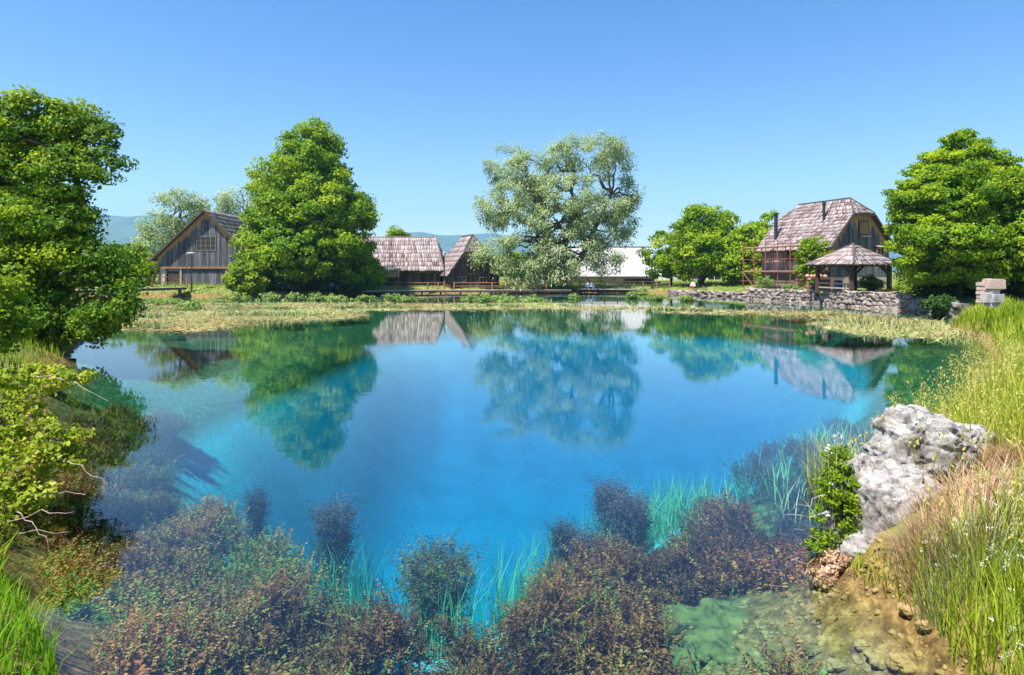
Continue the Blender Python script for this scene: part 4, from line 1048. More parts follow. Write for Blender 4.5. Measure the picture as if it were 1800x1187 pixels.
# distant tree line behind the meadow
r = np.random.default_rng(3)
lob = []
for x in np.concatenate([np.arange(-80, 260, 26), np.arange(880, 1500, 24)]):
    d = r.uniform(135, 165); lob.append(LB(x, 470 - r.uniform(0, 8), d, r.uniform(16, 26), r.uniform(12, 26)))
V, F, rr, cp = crown(lob, 900, 40, 1.6, 0.75, 0.7, 191, bias=0.5)
tag(np_mesh('treeline', V, F, M['leaf_linden'], None, {'rnd': rr}), 'far band of trees along the back of the meadow', 'treeline', kind='stuff')

# ------------------------------------------------------------------ shore plants
r = np.random.default_rng(21)
# emergent cress clumps on the far marsh
clumps = [(333, 541, 24, 9), (300, 532, 22, 7), (260, 530, 26, 9), (380, 527, 26, 8), (420, 524, 24, 8), (470, 523, 26, 8), (515, 524, 20, 9), (560, 524, 20, 7), (600, 525, 26, 8), (640, 526, 20, 8), (690, 524, 18, 10), (715, 527, 18, 7),
          (830, 526, 18, 9), (860, 525, 22, 9), (890, 528, 18, 8), (935, 528, 24, 6), (1008, 524, 8, 4), (1112, 520, 9, 8), (1155, 524, 12, 6), (1130, 513, 14, 8), (1205, 526, 10, 5), (1280, 516, 22, 6), (1250, 514, 20, 5)]
PLACES = ['solitary dark marsh clump on the weed mat before the barn', 'marsh clump in front of the footbridge end', 'marsh clump under the footbridge, farthest left of the row', 'marsh clump below the barn door', 'marsh clump below the bright rounded bush',
          'first marsh clump below the linden from the barn side', 'second marsh clump below the linden from the barn side', 'marsh clump straight below the linden trunk', 'marsh clump below the two people seated under the linden', 'marsh clump below the dark bush at the mill end',
          'tall marsh clump below the mossy shelter', 'low marsh clump below the left half of the mill', 'first marsh clump below the mill hut from the left', 'largest marsh clump below the middle of the mill hut', 'marsh clump between the hut and the willow', 'broad flat marsh clump below the left side of the willow',
          'tiny marsh tuft below the willow trunk', 'small upright marsh tuft before the pale-roofed building', 'marsh clump before the lamp post by the pale roof', 'marsh clump against the shore by the pale roof corner', 'small marsh clump before the person in red shorts', 'yellow-green marsh clump at the right end of the low stone bank', 'marsh clump at the middle foot of the low stone bank']
for i, (x, y, rx, rz2) in enumerate(clumps):
    X, Y = WP(x, y + rz2 * .6); k = Y / FPX
    bush('cress_clump', PLACES[i], 'marsh plant', (X, Y, 0.0), [(X, Y, 0.18, rx * k, rx * k * .8, rz2 * k * 1.1)], 26, 26, 0.32, 0.17, 'leaf_cress', 300 + i, 'marsh plants along the far shore', bias=0.3, stems=4, zmin=0.02)


def in_px(polys, n_, r_, z=0.0):
    """random water points (X,Y) whose outline was read as photo polygons on the water plane"""
    res = []
    for poly, share in polys:
        W_ = np.array([WP(x, y, z) for x, y in poly]); lo, hi = W_.min(0), W_.max(0); got = np.zeros((0, 2))
        want = int(n_ * share)
        while len(got) < want:
            p = lo + (hi - lo) * r_.random((want * 3, 2)); ok = sdist(W_, p[:, 0], p[:, 1]) > 0; got = np.concatenate([got, p[ok]])
        res.append(got[:want])
    return np.concatenate(res)


# floating weed mats
MATS = [([(190, 582), (330, 583), (520, 568), (650, 556), (640, 548), (480, 548), (240, 556), (170, 565)], 0.34), ([(180, 556), (700, 545), (690, 532), (240, 534)], 0.20), ([(690, 546), (1000, 543), (1000, 533), (700, 534)], 0.10),
        ([(1000, 545), (1430, 558), (1470, 552), (1200, 540), (1010, 538)], 0.08), ([(1420, 570), (1520, 590), (1700, 602), (1790, 606), (1800, 575), (1640, 572), (1480, 560)], 0.22), ([(1320, 552), (1480, 562), (1640, 575), (1660, 566), (1450, 548)], 0.06)]
pts = in_px(MATS, 26000, r)
dens = fbm(pts[:, 0], pts[:, 1] * 1.8, 0.45, 33) + r.normal(0, 0.22, len(pts)); pts = pts[dens > -0.08]
n_ = len(pts)
C = np.column_stack([pts, r.uniform(0.004, 0.05, n_)])
Nn = np.column_stack([r.normal(0, 0.25, n_), r.normal(0, 0.25, n_), np.ones(n_)])
al = np.column_stack([np.ones(n_), r.normal(0, 0.5, n_), r.normal(0, .08, n_)])
V, F, rr = leaf_quads(C, Nn, r.uniform(0.2, 0.75, n_), 0.16 * np.ones(n_), np.clip(r.normal(0.62, 0.24, n_) + .2 * fbm(pts[:, 0], pts[:, 1], 0.3, 4), 0, 1), al, 0.03, r)
tag(np_mesh('floating_weed', V, F, M['mat_weed'], None, {'rnd': rr}), 'tan and olive mats of floating weed on the shallow far water', 'water weed', kind='stuff')
# upright strands poking from the mats
pts = in_px(MATS, 5200, r); n_ = len(pts)
V, F, rr = blades(np.column_stack([pts, np.full(n_, -0.05)]), r.uniform(0.12, 0.5, n_), r.uniform(0.02, 0.05, n_), r.uniform(.2, .9, n_), np.clip(r.normal(.6, .2, n_), 0, 1), r)
tag(np_mesh('reed_grass', V, F, M['rush'], None, {'rnd': rr}), 'thin pale reed blades rising from the weed mats', 'reeds', kind='stuff')

# grass: right bank, left foot, far banks, mound
def land_points(n_, x0, x1, y0, y1, r_, lo=0.05, hi=50):
    got = np.zeros((0, 2))
    while len(got) < n_:
        p = np.column_stack([r_.uniform(x0, x1, n_ * 2), r_.uniform(y0, y1, n_ * 2)]); s = -sdist(POND, p[:, 0], p[:, 1]); got = np.concatenate([got, p[(s > lo) & (s < hi)]])
    return got[:n_]


def grass_patch(name, label, pts, hmin, hmax, wd, mat, r_, lean=0.5, tone=0.5, ztop=0.0):
    n_ = len(pts); z = height(pts[:, 0], pts[:, 1]) - 0.03
    h = r_.uniform(hmin, hmax, n_) * (1 + 0.3 * fbm(pts[:, 0], pts[:, 1], 0.9, 12)).clip(.5, 1.5)
    t = np.clip(tone + 0.22 * fbm(pts[:, 0], pts[:, 1], 0.8, 14) + r_.normal(0, 0.17, n_), 0, 1)
    V, F, rr = blades(np.column_stack([pts, z]), h, wd * r_.uniform(.6, 1.4, n_), r_.uniform(0.1, 1.0, n_) * lean, t, r_)
    return tag(np_mesh(name, V, F, M[mat], None, {'rnd': rr}), label, 'grass', kind='stuff')


pts = np.concatenate([land_points(42000, 2.6, 9.5, 3.2, 11, r, 0.0), land_points(9000, 6.5, 18, 9, 20, r, 0.1, 6)])
d_ = np.hypot(pts[:, 0] - 3.75, (pts[:, 1] - 5.75) * 0.9); pts = pts[(d_ > 0.85)]
grass_patch('meadow_grass', 'tall yellow-green meadow grass on the near right bank', pts, 0.2, 0.5, 0.008, 'grass', r, 0.7, 0.5)
pts = land_points(16000, 15, 34, 19, 34, r, 0.1, 10)
grass_patch('mound_grass', 'long bright grass covering the mound round the monument', pts, 0.3, 0.75, 0.03, 'grass', r, 0.6, 0.42)
pts = land_points(4500, -6.0, -2.6, 3.3, 5.4, r, 0.02, 2.5)
grass_patch('lush_grass', 'lush green grass tuft in the lower left corner', pts, 0.14, 0.34, 0.012, 'grass_lush', r, 0.7, 0.5)
pts = np.concatenate([land_points(9000, -48, -16, 55, 84, r, 0.1, 12), land_points(7000, -16, 34, 66, 96, r, 0.1, 14)])
grass_patch('bank_grass', 'short grass along the far bank', pts, 0.12, 0.38, 0.06, 'grass', r, 0.6, 0.3)
pts = np.concatenate([land_points(5000, -19, -4.2, 5.0, 26, r, 0.05, 4), land_points(5000, -7.5, -4.2, 5.0, 8.5, r, 0.0, 1.5)])
grass_patch('left_bank_grass', 'rank grass on the shaded left bank', pts, 0.2, 0.5, 0.02, 'grass', r, 0.6, 0.3)

# seed-headed tall grasses on the right
pts = np.concatenate([land_points(500, 3.4, 10, 5.5, 13, r, 0.02, 1.2), land_points(90, 3.2, 6, 3.4, 5.2, r, .2, 2)])
n_ = len(pts); z = height(pts[:, 0], pts[:, 1]); hh = r.uniform(.5, .95, n_)
az = r.uniform(0, 6.28, n_); B = np.column_stack([pts, z])
V1, F1, r1 = blades(B, hh, np.full(n_, .008), np.full(n_, .35), np.full(n_, .85), r, az=az)
tips = V1.reshape(n_, 5, 3)[:, 4]
k = np.repeat(np.arange(n_), 12); off = np.column_stack([r.normal(0, .022, len(k)), r.normal(0, .022, len(k)), -r.random(len(k)) * .17])
V2, F2, r2_ = leaf_quads(tips[k] + off, r.normal(size=(len(k), 3)), r.uniform(.02, .05, len(k)), .35 * np.ones(len(k)), np.clip(r.normal(.92, .08, len(k)), 0, 1), np.tile((0, 0, 1.0), (len(k), 1)), r=r)
tag(np_mesh('seeding_grass', np.concatenate([V1, V2]), [tuple(f) for f in F1.tolist()] + [tuple(f) for f in (F2 + len(V1)).tolist()], M['grass'], None, {'rnd': np.concatenate([r1, r2_])}), 'tall stalks with loose seed heads along the right bank', 'grass', kind='stuff')

# dry clump and rushes below the boulders
def clump(name, label, cat, cx, cy, rx, ry, n_, hmin, hmax, wd, mat, seed, lean, tone):
    r_ = np.random.default_rng(seed); a = r_.uniform(0, 6.28, n_); q = np.sqrt(r_.random(n_))
    p = np.column_stack([cx + rx * q * np.cos(a), cy + ry * q * np.sin(a)]); z = np.maximum(height(p[:, 0], p[:, 1]), -.1) - .03
    V, F, rr = blades(np.column_stack([p, z]), r_.uniform(hmin, hmax, n_), wd * r_.uniform(.6, 1.5, n_), lean * r_.uniform(.3, 1.2, n_), np.clip(r_.normal(tone, .22, n_), 0, 1), r_, az=a + r_.normal(0, .8, n_))
    return tag(np_mesh(name, V, F, M[mat], None, {'rnd': rr}), label, cat, kind='stuff')
clump('dry_grass', 'tangled pinkish-brown dead grass below the boulders', 'grass', 3.55, 4.9, .5, .3, 1900, .15, .42, .006, 'grass_dry', 41, .85, .5)
clump('dry_grass_fringe', 'dead grass running up the slope beside the boulders', 'grass', 4.7, 5.55, .5, .5, 1500, .1, .3, .007, 'grass_dry', 42, .9, .45)
clump('rush_clump', 'grey-green rushes standing in the shallows at the lower right', 'rushes', 3.35, 4.5, .4, .25, 420, .25, .6, .006, 'rush', 43, .5, .7)
clump('rush_clump', 'thin upright rushes behind the upper boulder', 'rushes', 4.1, 7.5, .5, .6, 500, .3, .8, .010, 'rush', 44, .5, .6)

# white flower heads in the near right grass
pts = np.concatenate([land_points(170, 2.7, 4.6, 3.3, 4.7, r, 0.05, 2), land_points(30, 4, 8, 5, 9, r, .2, 3)]); n0 = len(pts)
B = np.column_stack([pts, height(pts[:, 0], pts[:, 1]) + r.uniform(.25, .5, n0)]); k = np.repeat(np.arange(n0), 9)
C = B[k] + r.normal(0, .009, (len(k), 3)); Nn = np.column_stack([r.normal(0, .5, len(k)), r.normal(0, .5, len(k)) - .4, np.ones(len(k))])
V, F, rr = leaf_quads(C, Nn, r.uniform(.005, .011, len(k)), .9 * np.ones(len(k)), r.random(len(k)), r=r)
tag(np_mesh('white_flowers', V, F, M['petal'], None, {'rnd': rr}), 'tiny white flowers scattered in the lower right grass', 'flowers', kind='stuff')

# flowering plant left of the boulders
def flower_plant():
    base = np.array((2.95, 5.75, 0.05)); r_ = np.random.default_rng(55)
    lobes = [LB(1462, 920, 5.75, 34, 50), LB(1475, 860, 5.8, 36, 50), LB(1500, 900, 5.7, 22, 60), LB(1470, 810, 5.85, 22, 40), LB(1448, 965, 5.7, 26, 36)]
    root = bush('flowering_plant', 'bright yellow-green plant with white flower spikes beside the boulders', 'plant', base, lobes, 210, 30, 0.06, 0.034, 'leaf_bush', 56, bias=.35, stems=22, aspect=.55)
    for (x, y) in ((1472, 768, ), (1455, 790), (1463, 850), (1452, 905), (1490, 845)):
        p = P(x, y, 5.75); n2 = 16
        C = p + r_.normal(0, .016, (n2, 3)); V, F, rr = leaf_quads(C, r_.normal(size=(n2, 3)) + (0, -.6, .5), np.full(n2, .028), .8 * np.ones(n2), r_.random(n2), r=r_)
        fo = np_mesh('flower', V, F, M['petal'], root, {'rnd': rr})
        MB().tube([p - (0, 0, .01), base + (0, 0, .1) + (p - base) * (.3, .3, .1)], .004, 4).build('stalk', M['twig'], fo)
flower_plant()
# mossy tuft hanging under it, twigs over the water
bush('hanging_moss', 'brown and yellow moss hanging below the boulders to the water', 'moss', (3.0, 5.6, 0), [LB(1450, 1010, 5.5, 34, 26), LB(1470, 985, 5.55, 26, 22)], 70, 30, .05, .03, 'grass_dry', 58, bias=.3, stems=5)
tw = empty('bare_twigs', P(1450, 930, 5.7), 'bare pale twigs reaching left from the flowering plant', 'twigs'); r_ = np.random.default_rng(5)
for (a, b_) in (((1450, 870), (1395, 895)), ((1450, 900), (1380, 905)), ((1460, 985), (1390, 985)), ((1460, 960), (1400, 930)), ((1440, 1000), (1380, 965))):
    mb = MB(); limb(P(*a, 5.7), P(*b_, 5.5), .005, .002, mb, r_, 5, .12, 4); mb.build('twig', M['twig'], tw)
bush('broad_leaf_plant', 'low plant with wide fresh leaves on the right slope', 'plant', P(1720, 920, 5.6), [LB(1700, 880, 5.6, 40, 26), LB(1725, 930, 5.5, 32, 30)], 34, 5, .07, .11, 'leaf_broad', 59, bias=.3, stems=8, aspect=.8)

# bramble on the left bank
base = np.array((-6.6, 7.6, 0.35))
lobs = [LB(40, 670, 7.6, 60, 26), LB(110, 665, 7.6, 45, 20), LB(20, 740, 7.4, 60, 40), LB(90, 770, 7.2, 55, 36), LB(30, 820, 7, 60, 40), LB(120, 800, 7.1, 30, 22), LB(10, 880, 6.8, 50, 50), LB(70, 870, 6.8, 40, 20), LB(-20, 960, 6.3, 40, 50)]
bush('bramble', 'sunlit yellow-green bramble arching from the left bank over the water', 'bramble', base, lobs, 300, 22, .11, .06, 'leaf_bramble', 61, bias=.45, stems=60)
cn = empty('dead_canes', P(40, 900, 6.8), 'bare dead canes sticking out of the bramble over the water', 'twigs'); r_ = np.random.default_rng(8)
for (a, b_, d) in (((60, 660), (190, 705), 7.5), ((90, 800), (185, 850), 7), ((60, 880), (150, 870), 6.8), ((10, 920), (130, 900), 6.6), ((0, 950), (120, 935), 6.5), ((30, 900), (100, 980), 6.5)):
    mb = MB(); limb(P(*a, d), P(*b_, d - .2), .006, .002, mb, r_, 9, .035, 5, .06); mb.build('cane', M['twig'], cn)
bush('bank_bush', 'pale leafy bush in the shade at the far left edge', 'bush', (-12.2, 13.6, .5), [LB(5, 520, 13.5, 40, 44), LB(15, 570, 13.5, 40, 36), LB(-20, 560, 13.5, 50, 70)], 200, 28, .2, .09, 'leaf_bush', 62, bias=.4)


# ------------------------------------------------------------------ boulders
def rock(name, label, c, size, seed, mat, cat='boulder', sub=5, rough=0.2, freq=1.1, pits=True, rot=0.0, group=None):
    bm = bmesh.new(); bmesh.ops.create_icosphere(bm, subdivisions=sub, radius=1.0)
    s = Vector((seed * 3.1, seed * 1.7, seed * 0.9)); rm = Matrix.Rotation(rot, 3, 'Y')
    for v in bm.verts:
        d = v.co.normalized(); q = d * freq + s
        dd = 1 + rough * mnoise.fractal(q, 0.9, 2.1, 6) - 0.14 * abs(mnoise.noise(q * 1.6 + s)) + 0.035 * mnoise.noise(q * 5) + 0.022 * mnoise.noise(q * 11) + 0.012 * mnoise.noise(q * 23) - 0.05 * max(0, .16 - abs(mnoise.noise(q * 2.3 + Vector((4, 8, 2))))) / .16
        dd += 0.05 * (mnoise.cell(q * 1.8) - 0.5)
        if pits:
            f = mnoise.noise(q * 4.5 + Vector((9, 3, 1)))
            if f > 0.40: dd -= min(f - 0.40, .14) * 0.9
        d2 = Vector((math.copysign(abs(d.x) ** .75, d.x), math.copysign(abs(d.y) ** .75, d.y), math.copysign(abs(d.z) ** .75, d.z)))
        p = rm @ (d2 * dd); v.co = Vector((p.x * size[0], p.y * size[1], p.z * size[2])) + Vector(c)
    me = bpy.data.meshes.new(name); bm.to_mesh(me); bm.free(); me.materials.append(M[mat])
    me.polygons.foreach_set('use_smooth', np.ones(len(me.polygons), bool))
    o = bpy.data.objects.new(name, me); COL.objects.link(o)
    return tag(o, label, cat, group)


c = P(1615, 785, 6.05); rock('boulder', 'upper pitted white limestone boulder on the right bank', c, (.43, .42, .39), 1, 'limestone', rot=.2, sub=6)
c = P(1570, 895, 5.75); rock('boulder', 'lower pitted white limestone boulder at the water edge', c, (.40, .40, .50), 2, 'limestone', rot=-.12, sub=6)
c = P(1545, 975, 5.62); rock('boulder', 'grey limestone lump at the foot of the lower boulder', c, (.32, .32, .22), 4, 'limestone')
c = P(1712, 775, 6.2); rock('boulder', 'small grey boulder half hidden in grass behind the upper one', c, (.15, .2, .18), 3, 'limestone', sub=4)
X, Y = WP(1300, 1085, -.55); rock('submerged_rock', 'large algae-green rock lying under the near water', (X, Y, -.86), (.66, .6, .38), 6, 'algae_rock', 'rock', pits=True, rough=.3)
X, Y = WP(1225, 1110, -.6); rock('submerged_rock', 'smaller algae-green rock left of the large submerged one', (X, Y, -.85), (.3, .34, .25), 8, 'algae_rock', 'rock', sub=4, pits=False, rough=.2)
for i, (x, y, s) in enumerate(((1515, 1112, .09), (1490, 1150, .08), (1545, 1140, .13), (1600, 1120, .11), (1590, 1165, .15), (1540, 1175, .1), (1470, 1120, .1), (1630, 1150, .1), (1450, 1160, .12), (1500, 1185, .13))):
    X, Y = WP(x, y, -.15)
    s *= .6; rock('shallow_stone', ['roundest bright yellow stone', 'small yellow stone', 'flat ochre stone', 'ochre stone nearest the rushes', 'large flat ochre stone', 'ochre stone', 'dark yellow stone', 'ochre stone by the grass', 'broad dim ochre stone', 'lowest ochre stone'][i] + ' in the shallows below the dead grass', (X, Y, float(height(X, Y)) + s * .3), (s * 1.2, s, s * .6), 20 + i, 'yellow_stone', 'stone', sub=4, pits=False, rough=.35, group='stones in the near shallows')

r = np.random.default_rng(91); bm = bmesh.new(); bmesh.ops.create_icosphere(bm, subdivisions=1, radius=.5)
V0 = np.array([v.co for v in bm.verts]) * (1, 1, .6) + rng.normal(0, .06, (len(bm.verts), 3)); F0 = np.array([[v.index for v in f.verts] for f in bm.faces]); bm.free()
p = np.column_stack([r.uniform(1.4, 3.6, 2200), r.uniform(3.3, 5.6, 2200)]); sp_ = sdist(POND, p[:, 0], p[:, 1]); p = p[(sp_ > -.25) & (sp_ < 1.1)]; n_ = len(p); sz = .012 + .05 * r.random(n_) ** 3
az = r.uniform(0, 6.28, n_); ca, sa = np.cos(az)[:, None], np.sin(az)[:, None]
Vp = np.stack([(V0[:, 0] * ca - V0[:, 1] * sa * .7), (V0[:, 0] * sa + V0[:, 1] * ca * .7), np.tile(V0[:, 2], (n_, 1))], -1) * sz[:, None, None] * 1.6 + np.column_stack([p, height(p[:, 0], p[:, 1])])[:, None]
tag(np_mesh('gravel', Vp.reshape(-1, 3), (F0[None] + (np.arange(n_) * len(V0))[:, None, None]).reshape(-1, 3), M['yellow_stone']), 'ochre gravel and grit in the near right shallows', 'gravel', kind='stuff')

# ------------------------------------------------------------------ underwater weed
def sprig_template(npair, seed):
    r_ = np.random.default_rng(seed); V, F = [], []; bx, by = r_.uniform(-.35, .35, 2)
    for i in range(npair):
        t = i / (npair - 1); z = 0.1 + .9 * t - .12 * t * t; cx, cy_ = bx * t * t, by * t * t
        for s in (-1, 1):
            if r_.random() < .08: continue
            o = len(V); ln = .21 * (1 - .5 * t) * r_.uniform(.6, 1.2); wv = ln * r_.uniform(.22, .36); a = s * math.pi / 2 + r_.normal(0, .3) + t * .8; up = r_.uniform(.1, .7)
            dx, dy = math.cos(a), math.sin(a); px_, py_ = -dy * wv * .5, dx * wv * .5
            V += [(cx, cy_, z), (cx + dx * ln * .5 + px_, cy_ + dy * ln * .5 + py_, z + ln * up * .6 + .015), (cx + dx * ln, cy_ + dy * ln, z + ln * up * .6), (cx + dx * ln * .5 - px_, cy_ + dy * ln * .5 - py_, z + ln * up * .6 - .02)]; F.append((o, o + 1, o + 2, o + 3))
    return np.array(V), np.array(F)


def scatter(T, B, h, tilt, rnd, r_, width=1.0):
    V0, F0 = T; n_ = len(B); az = r_.uniform(0, 6.283, n_); ta = r_.uniform(0, 6.283, n_); tl = np.abs(r_.normal(0, tilt, n_))
    ca, sa = np.cos(az)[:, None], np.sin(az)[:, None]
    x = (V0[:, 0] * ca - V0[:, 1] * sa) * width; y = (V0[:, 0] * sa + V0[:, 1] * ca) * width; z = np.tile(V0[:, 2], (n_, 1))
    x2 = x + z * (np.sin(tl) * np.cos(ta))[:, None]; y2 = y + z * (np.sin(tl) * np.sin(ta))[:, None]; z2 = z * np.cos(tl)[:, None] - 0.3 * (x * np.cos(ta)[:, None] + y * np.sin(ta)[:, None]) * np.sin(tl)[:, None]
    P3 = np.stack([x2, y2, z2], -1) * h[:, None, None] + B[:, None, :]
    F = (F0[None] + (np.arange(n_) * len(V0))[:, None, None]).reshape(-1, 4)
    rr = np.repeat(rnd, len(V0)) + r_.normal(0, .05, n_ * len(V0))
    return P3.reshape(-1, 3), F, np.clip(rr, 0, 1)


r = np.random.default_rng(77)
T1 = sprig_template(6, 1); TT = [sprig_template(9 + k % 4, 30 + k) for k in range(8)]
def shelf_points(n_, x0, x1, y0, y1, shmax=0.3, spmin=.25):
    got = np.zeros((0, 2))
    while len(got) < n_:
        p = np.column_stack([r.uniform(x0, x1, n_ * 2), r.uniform(y0, y1, n_ * 2)])
        ok = (fbm(p[:, 0], p[:, 1], 2.6, 51) + r.normal(0, .35, len(p)) > -.15) & (sdist(POND, p[:, 0], p[:, 1]) > spmin) & (sdist(HOLE, p[:, 0], p[:, 1]) < shmax + .35 * fbm(p[:, 0], p[:, 1], 1.3, 3)); got = np.concatenate([got, p[ok]])
    return got[:n_]


def weed_field(name, label, pts, smin, smax, mat, tone, top=.12, drop=.6, sd=.2, tilt=.75):
    """tangled canopy of small sprigs over uneven mounds"""
    n_ = len(pts); zb = height(pts[:, 0], pts[:, 1]); f = np.clip(.5 + .42 * fbm(pts[:, 0], pts[:, 1], 2.1, 19), 0, 1)
    zt = -top - drop * (1 - f) - .1 * fbm(pts[:, 0], pts[:, 1], 6.5, 23) - np.abs(r.normal(0, .10, n_)); h = r.uniform(smin, smax, n_); z = np.minimum(np.maximum(zb - .02, zt - h * .8), -.14 - h)
    t = np.clip(tone + .26 * fbm(pts[:, 0], pts[:, 1], .8, 17) + .12 * fbm(pts[:, 0], pts[:, 1], 3.1, 18) + r.normal(0, sd, n_), 0, 1)
    g = r.integers(0, len(TT), n_); Vs, Fs, Rs, o = [], [], [], 0
    for k in range(len(TT)):
        q = g == k
        V, F, rr = scatter(TT[k], np.column_stack([pts, z])[q], h[q], tilt, t[q], r); Vs.append(V); Fs.append(F + o); Rs.append(rr); o += len(V)
    return tag(np_mesh(name, np.concatenate(Vs), np.concatenate(Fs), M[mat], None, {'rnd': np.concatenate(Rs)}), label, 'water weed', kind='stuff')


def off_rock(p): return p[(np.hypot((p[:, 0] - 2.0) * .95, p[:, 1] - 5.55) > .55 + .35 * r.random(len(p))) & ~((p[:, 0] > 1.9 + .3 * fbm(p[:, 0], p[:, 1], 3, 5)) & (p[:, 1] < 5.0 + .35 * fbm(p[:, 0], p[:, 1], 2.5, 6)) & (fbm(p[:, 0], p[:, 1], 1.6, 41) > -.7))]


weed_field('brown_weed', 'bed of reddish-brown feathery weed under the near water', off_rock(shelf_points(17000, -4.6, 3.0, 3.3, 8.6, .1, .22)), .2, .4, 'weed', .47, .30, .42)
weed_field('brown_weed_left', 'brown feathery weed along the left underwater shelf', shelf_points(9000, -9, -3, 6.5, 14, .1, .4), .18, .36, 'weed', .30, .38, .5)
weed_field('purple_weed', 'dark purplish weed on the right underwater shelf', off_rock(shelf_points(7500, 1.6, 8, 5.2, 14, .1, .3)), .16, .34, 'weed_dark', .4, .34, .5)
# eelgrass on the slope of the spring hole
n_ = 3200; p = np.column_stack([r.uniform(-2.6, 3.4, n_ * 3), r.uniform(5.2, 11, n_ * 3)]); s = sdist(HOLE, p[:, 0], p[:, 1]); p = p[(s > .3) & (s < 3.0) & (fbm(p[:, 0], p[:, 1], 1.8, 9) > .1)][:n_]
z = height(p[:, 0], p[:, 1]); n_ = len(p)
V, F, rr = blades(np.column_stack([p, z]), np.minimum(r.uniform(.4, 1.5, n_), -z - .7).clip(.12), r.uniform(.007, .016, n_), r.uniform(.1, .5, n_), r.random(n_), r)
tag(np_mesh('eelgrass', V, F, M['eelgrass'], None, {'rnd': rr}), 'pale green ribbon weed rising from the slope of the deep spring', 'water weed', kind='stuff')
p = shelf_points(900, 1.8, 7, 7.5, 14, .8); z = height(p[:, 0], p[:, 1]); n_ = len(p)
V, F, rr = blades(np.column_stack([p, z]), np.minimum(r.uniform(.4, .9, n_), -z - .12).clip(.1), r.uniform(.008, .02, n_), r.uniform(.2, .8, n_), r.random(n_), r)
tag(np_mesh('ribbon_weed', V, F, M['eelgrass'], None, {'rnd': rr}), 'thin ribbon weed on the right shelf', 'water weed', kind='stuff')
# single weed columns standing in the hole
cols = [((770, 965), .75, .5, 'broad dark weed mound in the middle of the near water'), ((585, 880), .55, .28, 'small weed tuft floating in the blue left of centre'), ((450, 865), 1.1, .14, 'faint deep weed column at the left of the blue'),
        ((1075, 850), .45, .26, 'tallest dark weed column right of centre'), ((1110, 885), .5, .22, 'weed column leaning beside the tallest one'), ((990, 930), .8, .14, 'slender weed column in the centre right'), ((1040, 960), .7, .2, 'bushy weed column in front of the slender one')]
for i, ((x, y), ztop, rad, lab) in enumerate(cols):
    X, Y = WP(x, y, -ztop); zb = float(height(X, Y)); H = max(.4, -ztop - zb); r_ = np.random.default_rng(400 + i)
    root = empty('weed_column', (X, Y, zb), lab, 'water weed', 'weed columns in the deep spring')
    n2 = int(500 + 1500 * rad); t = r_.random(n2); t = t ** .6; a = r_.uniform(0, 6.28, n2); q = rad * (.35 + .65 * t) * np.sqrt(r_.random(n2))
    B = np.column_stack([X + q * np.cos(a), Y + q * np.sin(a), zb + t * H * .88])
    V, F, rr = scatter(T1, B, r_.uniform(.18, .36, n2), .9, np.clip(r_.normal(.5, .2, n2), 0, 1), r_)
    np_mesh('fronds', V, F, M['weed_dark' if i != 0 else 'weed'], root, {'rnd': rr}, kind='stuff')
    mb = MB(); limb((X, Y, zb), (X, Y, -ztop - .25), .012, .004, mb, r_, 5, .05, 5); mb.build('stem', M['bark'], root)


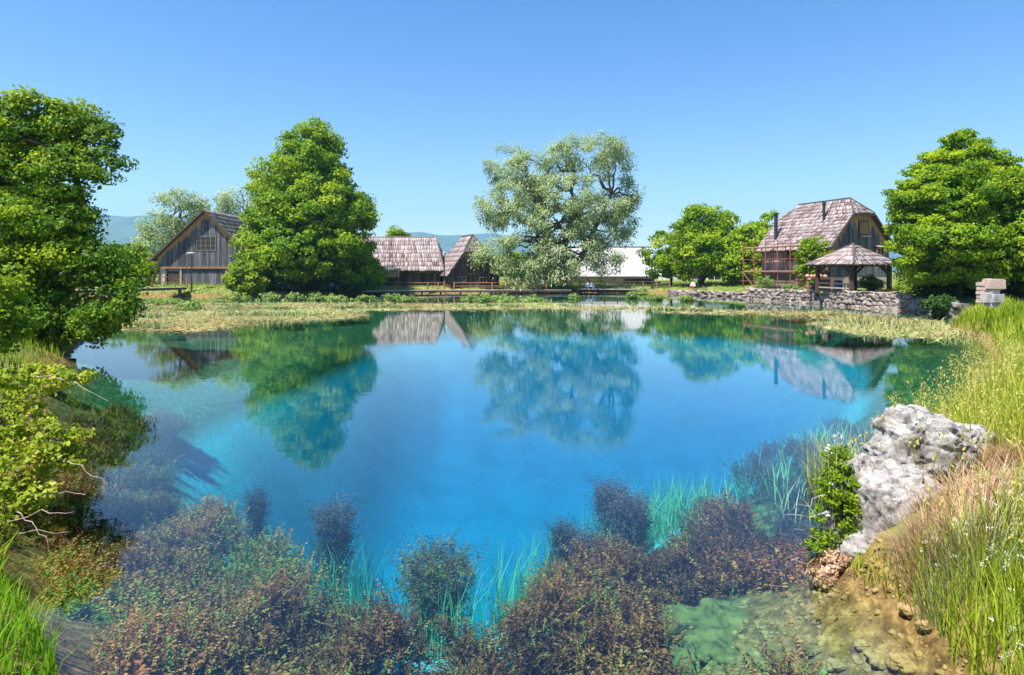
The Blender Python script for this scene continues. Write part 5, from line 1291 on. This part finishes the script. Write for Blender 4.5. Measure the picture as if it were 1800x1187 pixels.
# ------------------------------------------------------------------ people
def person(label, loc, h, pose, shirt, trousers, rz=0.0, hair=(.05, .03, .02), skin=(.55, .34, .24), bag=None):
    """one continuous skinned figure; pose 'stand' or 'sit' (seat at ground height)"""
    s = h / 1.72; hipz = .92 if pose == 'stand' else .14
    J = {'pel': (0, 0, hipz), 'bel': (0, .0, hipz + .18), 'che': (0, .02, hipz + .38), 'nec': (0, .02, hipz + .55), 'hea': (0, -.01, hipz + .68), 'top': (0, -.01, hipz + .78)}
    Rr = {'pel': .13, 'bel': .125, 'che': .15, 'nec': .055, 'hea': .095, 'top': .075}
    E = [('pel', 'bel'), ('bel', 'che'), ('che', 'nec'), ('nec', 'hea'), ('hea', 'top')]
    for sd, k in ((-1, 'l'), (1, 'r')):
        J['sh' + k] = (sd * .19, .02, hipz + .46); J['el' + k] = (sd * .27, -.02, hipz + .2); J['wr' + k] = (sd * .22, -.16, hipz + .05); J['ha' + k] = (sd * .2, -.22, hipz + .02)
        Rr.update({'sh' + k: .07, 'el' + k: .048, 'wr' + k: .035, 'ha' + k: .04})
        if pose == 'stand':
            J['hi' + k] = (sd * .10, 0, .84); J['kn' + k] = (sd * .11, -.02 + .04 * sd, .47); J['an' + k] = (sd * .11, .04 * sd, .08); J['to' + k] = (sd * .12, -.14 + .04 * sd, .04)
        else:
            J['hi' + k] = (sd * .11, -.06, hipz); J['kn' + k] = (sd * .14, -.42, hipz + .12); J['an' + k] = (sd * .13, -.52, hipz - .26); J['to' + k] = (sd * .13, -.66, hipz - .3)
        Rr.update({'hi' + k: .095, 'kn' + k: .065, 'an' + k: .042, 'to' + k: .035})
        E += [('che', 'sh' + k), ('sh' + k, 'el' + k), ('el' + k, 'wr' + k), ('wr' + k, 'ha' + k), ('pel', 'hi' + k), ('hi' + k, 'kn' + k), ('kn' + k, 'an' + k), ('an' + k, 'to' + k)]
    keys = list(J); me = bpy.data.meshes.new('person')
    me.from_pydata([tuple(c * s for c in J[k]) for k in keys], [(keys.index(a), keys.index(b)) for a, b in E], [])
    o = bpy.data.objects.new('person', me); COL.objects.link(o)
    o.modifiers.new('skin', 'SKIN'); sv = me.skin_vertices[0].data if me.skin_vertices else None
    if sv is None:
        bm = bmesh.new(); bm.from_mesh(me); bm.verts.layers.skin.verify(); bm.to_mesh(me); bm.free(); sv = me.skin_vertices[0].data
    for i, k in enumerate(keys): sv[i].radius = (Rr[k] * s, Rr[k] * s * (.75 if k in ('che', 'bel', 'pel') else 1)); sv[i].use_root = k == 'pel'
    o.modifiers.new('sub', 'SUBSURF').render_levels = 2; o.modifiers['sub'].levels = 2
    dg = bpy.context.evaluated_depsgraph_get(); ev = o.evaluated_get(dg); m2 = bpy.data.meshes.new_from_object(ev)
    o.modifiers.clear(); o.data = m2
    for nm, c in (('shirt', shirt), ('trousers', trousers), ('skin', skin), ('hair', hair)):
        m2.materials.append(simple_mat(nm + '_cloth' if nm in ('shirt', 'trousers') else nm, c, .8, var=.1))
    for p in m2.polygons:
        c = p.center / s; z = c.z - hipz
        mi = 0
        if z > .73 or (z > .62 and c.y > .03): mi = 3
        elif z > .53: mi = 2
        elif z < .03 and not (abs(c.x) > .17 and c.y > -.3 and c.y < -.05): mi = 1
        if pose == 'sit' and z < .18 and c.y < -.2: mi = 1
        if 'x' and abs(c.x) > .17 and z < .14 and -.27 < c.y < -.08: mi = 2
        p.material_index = mi; p.use_smooth = True
    o.location = loc; o.rotation_euler = (0, 0, rz)
    return tag(o, label, 'person')


q = P(252, 507, 63.5); person('person in dark top and pale skirt crossing the footbridge', (q[0], -.0 + 63.8, .93), 1.7, 'stand', (.02, .02, .025), (.55, .48, .42), R(30))
q = P(583, 503, 71); person('seated person in light blue in the shade under the linden', (q[0], 71, .75), 1.7, 'sit', (.20, .32, .55), (.05, .06, .12), R(-10))
q = P(594, 503, 71.2); person('seated person in dark purple in the shade under the linden', (q[0], 71.2, .75), 1.65, 'sit', (.08, .04, .12), (.04, .05, .09), R(15))
q = P(1035, 505, 76.5); person('person in blue jeans sitting at the willow foot on the water side', (q[0], 77.6, .55), 1.7, 'sit', (.35, .45, .62), (.08, .16, .36), R(-15))
q = P(1042, 505, 76.5); person('person in white top sitting at the willow foot', (q[0], 77.5, .6), 1.65, 'sit', (.7, .68, .68), (.12, .2, .42), R(20))
person('person in white with red shorts sitting on the low stone bank', (P(1218, 510, 69.2)[0], 69.2, .78), 1.65, 'sit', (.75, .72, .72), (.55, .03, .04), R(-40))
person('person in dark purple standing under the forked tree', (P(1228, 500, 73)[0], 73, .7), 1.7, 'stand', (.09, .07, .16), (.06, .05, .08), R(20))
person('person in black sitting behind the one in white', (P(1219, 500, 72)[0], 72, .75), 1.65, 'sit', (.05, .04, .05), (.08, .07, .09), R(-20))

# ------------------------------------------------------------------ air
hz = MB().box((0, 2600, 300), (9000, 7400, 640))
m, n, out = newmat('haze_air')
pv = N(n, 'ShaderNodeVolumePrincipled'); pv.inputs['Color'].default_value = (0.34, 0.62, 1.0, 1); pv.inputs['Density'].default_value = 0.00017; pv.inputs['Anisotropy'].default_value = 0.2
n.links.new(pv.outputs[0], out.inputs['Volume'])
HAZE = True
if HAZE:
    ho = hz.build('haze', m); tag(ho, 'thin blue summer air over the whole valley', 'haze', kind='stuff')
